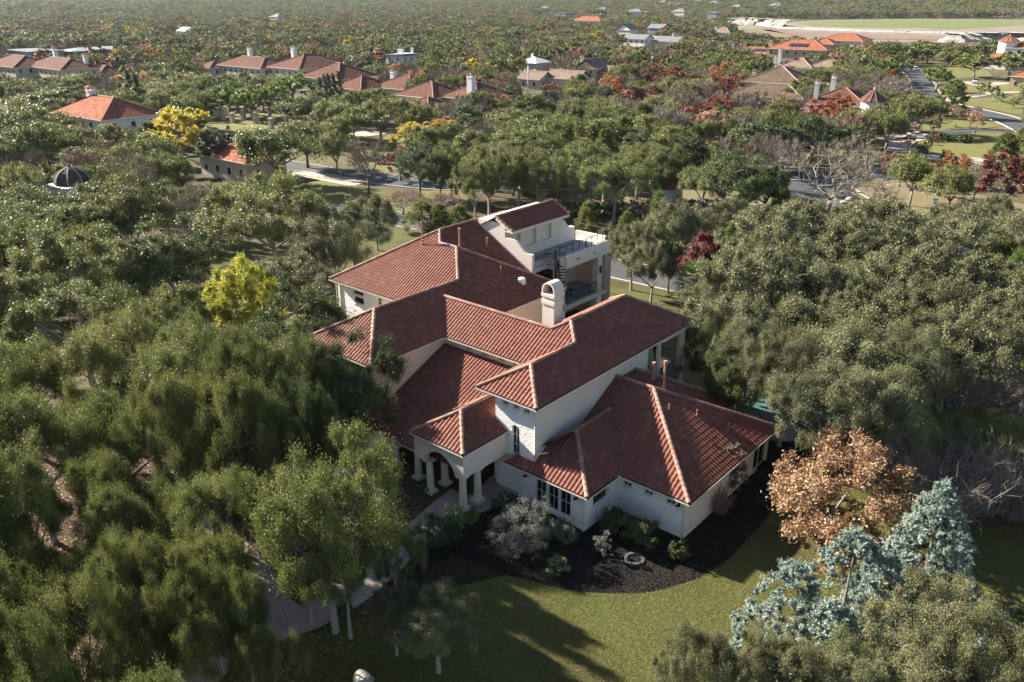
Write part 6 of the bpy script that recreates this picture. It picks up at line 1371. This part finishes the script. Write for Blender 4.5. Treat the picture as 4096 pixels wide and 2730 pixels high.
# two hero trees with their own build: the brown oak and the blue cypresses
def hero(name, label, cat, u, v, h, meshes, rz=0, sc=1, zf=.55, group=None):
    x, y, _ = ground(u, v, zf*h); o = link(name, None); link('crown', meshes[0], o)
    if meshes[1]: link('trunk', meshes[1], o)
    o.location = (x, y, zg(x, y)); o.rotation_euler = (0,0,rz); o.scale = (sc,)*3; tag(o, label, cat, group); return o
hero('brown_oak', 'oak full of dead light brown leaves right of the villa', 'tree', 1915, 1142, 6.4, tree_meshes('brown_oak', G_(901), (MT['brown'], BP), R=3.9, H=6.6, zb=1.0, npuff=130, twigs=16, per=14, leaf=.17, wid=.10, pr=.2, amp=.5, low=-.5, rmin=.35, spread=.16, r0=.16), .6)
hero('brown_oak', 'lower dead-leaved brown oak just in front of the taller one', 'tree', 1950, 1250, 4.2, tree_meshes('brown_oak', G_(902), (MT['brown'], BP), R=2.0, H=4.2, zb=.5, npuff=50, twigs=14, per=14, leaf=.16, wid=.10, pr=.24, amp=.5, low=-.6, rmin=.35, spread=.16, r0=.12), .6)
hero('bare_thicket', 'wide tangle of bare grey-brown brush right of the brown oak', 'shrub', 2150, 1130, 4.4, brush('bare_thicket', G_(910), (MT['twig'], BP), R=4.6, H=4.6, stems=210, tw=34, tleaf=.7, twid=.011), .4, zf=.5)
hero('bare_thicket', 'right-hand bare thicket cut by the picture edge', 'shrub', 2320, 1130, 4.2, brush('bare_thicket', G_(911), (MT['twig'], BP), R=4.2, H=4.2, stems=170, tw=34, tleaf=.7, twid=.011), .9, zf=.5)
hero('blue_cypress', 'tall silvery blue cypress at the bottom right', 'tree', 2122, 1330, 7.6, cone_tree('blue_cypress', G_(903), (MT['blue'], BK), R=3.2, H=8.4, npuff=330, twigs=12, per=24, leaf=.15, wid=.034, pr=.11, spread=.06, power=.75, up=.85, r0=.16), .3, 1.12, group='silvery blue cypresses')
hero('blue_cypress', 'broad many-tipped silvery blue cypress left of the tall one', 'tree', 1925, 1425, 5.8, cone_tree('blue_cypress', G_(904), (MT['blue'], BK), R=3.3, H=6.4, npuff=460, twigs=12, per=24, leaf=.15, wid=.034, pr=.11, spread=.06, power=.7, up=.85, r0=.16, leaders=((-.55,-.2,.8),(.05,.1,1),(.55,.1,.92),(-.1,-.5,.7))), .3, 1.2, group='silvery blue cypresses')
hero('blue_cypress', 'blue-green cypress at the right edge beside the red clumps', 'tree', 2318, 875, 5.5, cone_tree('blue_cypress', G_(905), (MT['blue'], BK), R=2.1, H=5.8, npuff=220, twigs=11, per=20, leaf=.16, wid=.04, pr=.12, spread=.06, power=.7, up=.85, r0=.12), .3, group='silvery blue cypresses')
# ------------------------------------------------------------------ the woods beyond
OPEN = [[(560,362),(760,376),(1075,420),(1100,465),(1010,478),(735,500),(640,455),(560,430)], [(845,330),(930,320),(930,400),(850,400)], [(1800,385),(2065,380),(2140,300),(2353,296),(2353,640),(2150,545),(1900,485),(1800,440)],
 [(1990,312),(2110,255),(2060,140),(2130,140),(2353,180),(2353,480),(2080,380),(1990,372)], [(1676,46),(2420,42),(2420,99),(2200,98),(1900,93),(1700,74)], [(1270,395),(1800,440),(1800,500),(1270,500)], [(470,255),(700,258),(700,300),(470,300)], [(740,285),(880,300),(860,330),(740,320)]]
def pip(u, v, poly):
    ins = False; j = len(poly)-1
    for i in range(len(poly)):
        (xi, yi), (xj, yj) = poly[i], poly[j]
        if (yi > v) != (yj > v) and u < (xj-xi)*(v-yi)/(yj-yi)+xi: ins = not ins
        j = i
    return ins
cell = {}
def put(x, y, r): cell.setdefault((int(x//8), int(y//8)), []).append((x, y, r))
for o, *_ in TREES: put(o.location[0], o.location[1], 3.2)
def crowded(x, y, r):
    a, b = int(x//8), int(y//8)
    for i in (-1,0,1):
        for j in (-1,0,1):
            for X_, Y_, rr in cell.get((a+i, b+j), ()):
                if (X_-x)**2+(Y_-y)**2 < (r+rr)**2*.72: return True
    return False
def in_house(x, y):
    for hx_, hy_, rz, bl in CLEARW:
        if abs(x-hx_) > 60 or abs(y-hy_) > 60: continue
        c, s = math.cos(-rz), math.sin(-rz); lx, ly = c*(x-hx_)-s*(y-hy_), s*(x-hx_)+c*(y-hy_)
        if any(b[0]-2.5 < lx < b[1]+2.5 and b[2]-2.5 < ly < b[3]+2.5 for b in bl): return True
    return False
fr = random.Random(12)
MIX = [('oak',.46),('dark',.12),('cedar',.10),('bare',.20),('redbare',.03),('maroon',.018),('red',.008),('orange',.012),('yellow',.008),('salmon',.03)]
def pick_kind(u, d):
    q = fr.random()
    for k, p in MIX:
        q -= p
        if q < 0: return k
    return 'oak'
SPECIAL = [('orange',330,122,26),('orange',278,122,16),('maroon',218,118,22),('yellow',402,124,18),('salmon',495,118,26),('red',565,112,20),('maroon',590,115,22),('maroon',100,125,20),('orange',100,140,14),('salmon',130,148,14),('salmon',850,145,36),('salmon',915,160,30),('salmon',800,160,30),('orange',780,160,18),('yellow',808,110,30),('maroon',1000,64,32),('bright',1055,70,20),('red',845,45,16),('maroon',958,64,14),('red',850,68,14),('orange',990,95,10),('maroon',1260,76,22),('orange',1262,50,14),('yellow',1370,94,30),('yellow',1292,96,14),('maroon',1200,120,16),('red',1280,120,8),('red',1598,85,16),('maroon',1480,50,12),('yellow',755,8,10),('orange',150,112,10),('red',640,60,14),('maroon',620,68,14),('maroon',700,62,16),('yellow',655,58,14),('red',758,84,12),('maroon',1265,28,8),('red',1180,45,8),('maroon',1130,66,18),('yellow',890,14,8),('maroon',1555,215,40),('salmon',650,110,20),('salmon',720,120,26),('orange',690,130,14)]
stuff = {}
SRC = {}
def add_wood(kind, x, y, r, h, z):
    lst = PROTO[(kind, 3)] if (kind, 3) in PROTO else PROTO[('oak', 3)]
    i = fr.randrange(len(lst)); ms, R, H = lst[i]; key = (kind if (kind, 3) in PROTO else 'oak', i)
    if key not in SRC:
        SRC[key] = plant(key[0], x, y, r, h, z, lod=3, pick=i); return
    stuff.setdefault(key, []).append((x, y, z, r/R, h/H, fr.random()*6.283))
for k, u, v, r in SPECIAL:
    x, y, _ = ground(u, v, 5); d = math.hypot(x, y); rr = r*project((x, y, 4.8))[2]/F_PX
    if not in_house(x, y): plant(k, x, y, min(rr, 9), min(9, max(6, rr*1.5)), zg(x, y), lod=2 if d < 330 else 3); put(x, y, rr*.8)
A0 = R_(-40.7); nind = {}
LIMIT = {'oak': 235, 'dark': 120, 'cedar': 70, 'bare': 90}
def ring(r0, r1, sp, half=R_(37)):
    r = r0
    while r < r1:
        n = int(2*half*r/sp)
        for k in range(n):
            a = A0-half+2*half*(k+fr.random())/n; q = r+fr.uniform(-.45,.45)*sp; yield q*math.sin(a), q*math.cos(a), q
        r += sp*.92
cand = sorted(list(ring(112, 420, 6.6))+list(ring(420, 1250, 9.2)), key=lambda c: c[2])
for x, y, d in cand:
    kind = pick_kind(0, d); h = fr.uniform(5.8, 9.0) if kind != 'cedar' else fr.uniform(5, 7.5); r = fr.uniform(2.9, 4.8) if d < 420 else fr.uniform(4.0, 6.2)
    z = zg(x, y); u, v, dep = project((x, y, z+.6*h))
    if u < -120 or u > 2470: continue
    if crowded(x, y, r*.62): continue
    rp = r*F_PX/dep; vp = h*.45*F_PX/dep; ub, vb, _ = project((x, y, z))
    pts = [(u,v),(u-.7*rp,v),(u+.7*rp,v),(u,v-.8*vp),(ub,vb)]
    if any(pip(*p, q) for p in pts for q in OPEN): continue
    if in_house(x, y): continue
    if any(d < c[4] and c[0]-.75*rp < u < c[2]+.75*rp and c[1]-.8*vp < v < c[3]+.8*vp for c in CLEAR): continue
    put(x, y, r*.62)
    if d < 330 and nind.get(kind, 0) < LIMIT.get(kind, 60) and (d < 250 or kind not in ('oak', 'dark', 'bare', 'cedar')):
        nind[kind] = nind.get(kind, 0)+1; plant(kind, x, y, r, h, z)
    elif d < 300: 
        lst = PROTO[(kind, 2)]; i = fr.randrange(len(lst)); ms, R, H = lst[i]; key = (kind, 10+i)
        if key not in SRC: SRC[key] = plant(kind, x, y, r, h, z, lod=2, pick=i)
        else: stuff.setdefault(key, []).append((x, y, z, r/R, h/H, fr.random()*6.283))
    else: add_wood(kind, x, y, r, h, z)
for x, y, d in ring(1250, 5200, 17):
    z = zg(x, y); u, v, dep = project((x, y, z+5))
    if u < -60 or u > 2420 or v < -120: continue
    if any(pip(u, v, q) for q in OPEN[4:5]): continue
    if fr.random() < .04: continue
    k = pick_kind(0, d); k = k if k in ('oak','bare','cedar') or fr.random() < .3 else 'oak'
    add_wood(k, x, y, fr.uniform(6.0, 9.0), fr.uniform(7.5, 10), z-.8)
# the countless rest of the woods: one object of scattered copies
keys = sorted(stuff); pts = []; ix = []; sca = []; rot = []
for i, k in enumerate(keys):
    for x, y, z, sr, sh, rz in stuff[k]: pts.append((x, y, z)); ix.append(i); sca.append((sr, sr, sh)); rot.append((0, 0, rz))
me = bpy.data.meshes.new('woodland'); me.vertices.add(len(pts)); me.vertices.foreach_set('co', np.array(pts, np.float32).ravel())
for nm, ty, val, prop in (('pick', 'INT', ix, 'value'), ('size', 'FLOAT_VECTOR', sca, 'vector'), ('turn', 'FLOAT_VECTOR', rot, 'vector')):
    a = me.attributes.new(nm, ty, 'POINT'); a.data.foreach_set(prop, np.array(val, np.int32 if ty == 'INT' else np.float32).ravel())
wood = link('woodland', me); tag(wood, 'evergreen and bare woods covering the plain and hills to the horizon', 'woods', kind='stuff')
ng = bpy.data.node_groups.new('scatter_trees', 'GeometryNodeTree'); ng.interface.new_socket('Geometry', in_out='INPUT', socket_type='NodeSocketGeometry'); ng.interface.new_socket('Geometry', in_out='OUTPUT', socket_type='NodeSocketGeometry')
gi = ng.nodes.new('NodeGroupInput'); go_ = ng.nodes.new('NodeGroupOutput'); m2p = ng.nodes.new('GeometryNodeMeshToPoints'); iop = ng.nodes.new('GeometryNodeInstanceOnPoints'); jn_ = ng.nodes.new('GeometryNodeJoinGeometry')
ng.links.new(gi.outputs[0], m2p.inputs[0]); ng.links.new(m2p.outputs[0], iop.inputs['Points'])
for k in reversed(keys):
    oi = ng.nodes.new('GeometryNodeObjectInfo'); oi.transform_space = 'ORIGINAL'; oi.inputs['Object'].default_value = SRC[k]; oi.inputs['As Instance'].default_value = True
    ng.links.new(oi.outputs['Geometry'], jn_.inputs[0])
ng.links.new(jn_.outputs[0], iop.inputs['Instance']); iop.inputs['Pick Instance'].default_value = True
for nm, ty, sock in (('pick', 'INT', 'Instance Index'), ('size', 'FLOAT_VECTOR', 'Scale'), ('turn', 'FLOAT_VECTOR', 'Rotation')):
    na = ng.nodes.new('GeometryNodeInputNamedAttribute'); na.data_type = ty; na.inputs['Name'].default_value = nm; ng.links.new(na.outputs[0], iop.inputs[sock])
ng.links.new(iop.outputs[0], go_.inputs[0]); md = wood.modifiers.new('scatter', 'NODES'); md.node_group = ng
# ------------------------------------------------------------------ labels: what each tree is and what it stands beside
MARKS = [('the barrel-topped chimney',1268,690),('the roof terrace',1290,560),('the porch columns',1010,1100),('the right wing of the villa',1650,1050),('the black mulch bed',1350,1300),('the domed gazebo',168,430),('the red-roofed house',265,280),('the garden house',500,400),
 ('the road junction',1930,420),('the silver coupe',2110,315),('the turret house',1940,240),('the greenish brown roof',1760,200),('the solar panels',1820,130),('the white mansion',2305,120),('the dry lake bed',2000,75),('the modern white house',925,135),('the tan gabled house',1360,172),('the white-roofed house',1232,160),
 ('the stone chimney house',990,225),('the two-chimney house',610,165),('the arched house',80,170),('the metal-roofed house',185,122),('the white farmhouse',1468,100),('the gatehouse',1525,455),('the far lawn',860,450),('the speed sign',2142,490),('the pool',1580,800),('the brown oak',1915,1150),('the blue cypresses',2050,1340),('the garden path',650,1400),('the yard gap',430,700),('the left end of the villa',760,650),('the pink roof',1352,50),('the cream cottage',1662,82),('the column cypresses',755,205)]
ORDN = ['nearest','second nearest','third nearest','fourth nearest','fifth nearest','sixth nearest','seventh nearest','eighth nearest','ninth nearest','tenth nearest']+[w+' nearest' for w in ('eleventh','twelfth','thirteenth','fourteenth','fifteenth','sixteenth','seventeenth','eighteenth','nineteenth','twentieth','twenty-first','twenty-second','twenty-third','twenty-fourth','twenty-fifth','twenty-sixth','twenty-seventh','twenty-eighth','twenty-ninth','thirtieth')]
buck = {}
for o, kind, u, v, lab in TREES:
    if lab: continue
    m = min(MARKS, key=lambda q: math.hypot(u-q[1], (v-q[2])*1.15)); du, dv = u-m[1], v-m[2]
    rel = ('to the left of' if du < 0 else 'to the right of') if abs(du) > 1.1*abs(dv) else ('beyond' if dv < 0 else 'in front of')
    buck.setdefault((kind, rel, m[0]), []).append((math.hypot(du, dv), o))
for (kind, rel, mk), lst in buck.items():
    lst.sort(key=lambda t: t[0])
    for i, (_, o) in enumerate(lst):
        nm = KIND[kind][1]
        o['label'] = f'{nm} {rel} {mk}' if len(lst) == 1 else f'{nm}, {ORDN[min(i, len(ORDN)-1)]} {rel} {mk}'
print('TREES', len(TREES), 'stuff', len(pts), {k: sum(1 for t in TREES if t[1] == k) for k in KIND})
# ================================================================== the air
hm = bpy.data.materials.new('haze_air'); hm.use_nodes = True; t = hm.node_tree; t.nodes.remove(t.nodes['Principled BSDF'])
pvn = t.nodes.new('ShaderNodeVolumePrincipled'); pvn.inputs['Color'].default_value = (.80, .87, 1.0, 1); pvn.inputs['Density'].default_value = .00003; pvn.inputs['Anisotropy'].default_value = .2
t.links.new(pvn.outputs[0], t.nodes['Material Output'].inputs['Volume'])
hb_ = MB(); hb_.box(-7200, 7200, -7200, 7200, -3, 235); ho = hb_.build('haze', hm); tag(ho, 'thin bluish haze over the far woods', 'haze', kind='stuff')
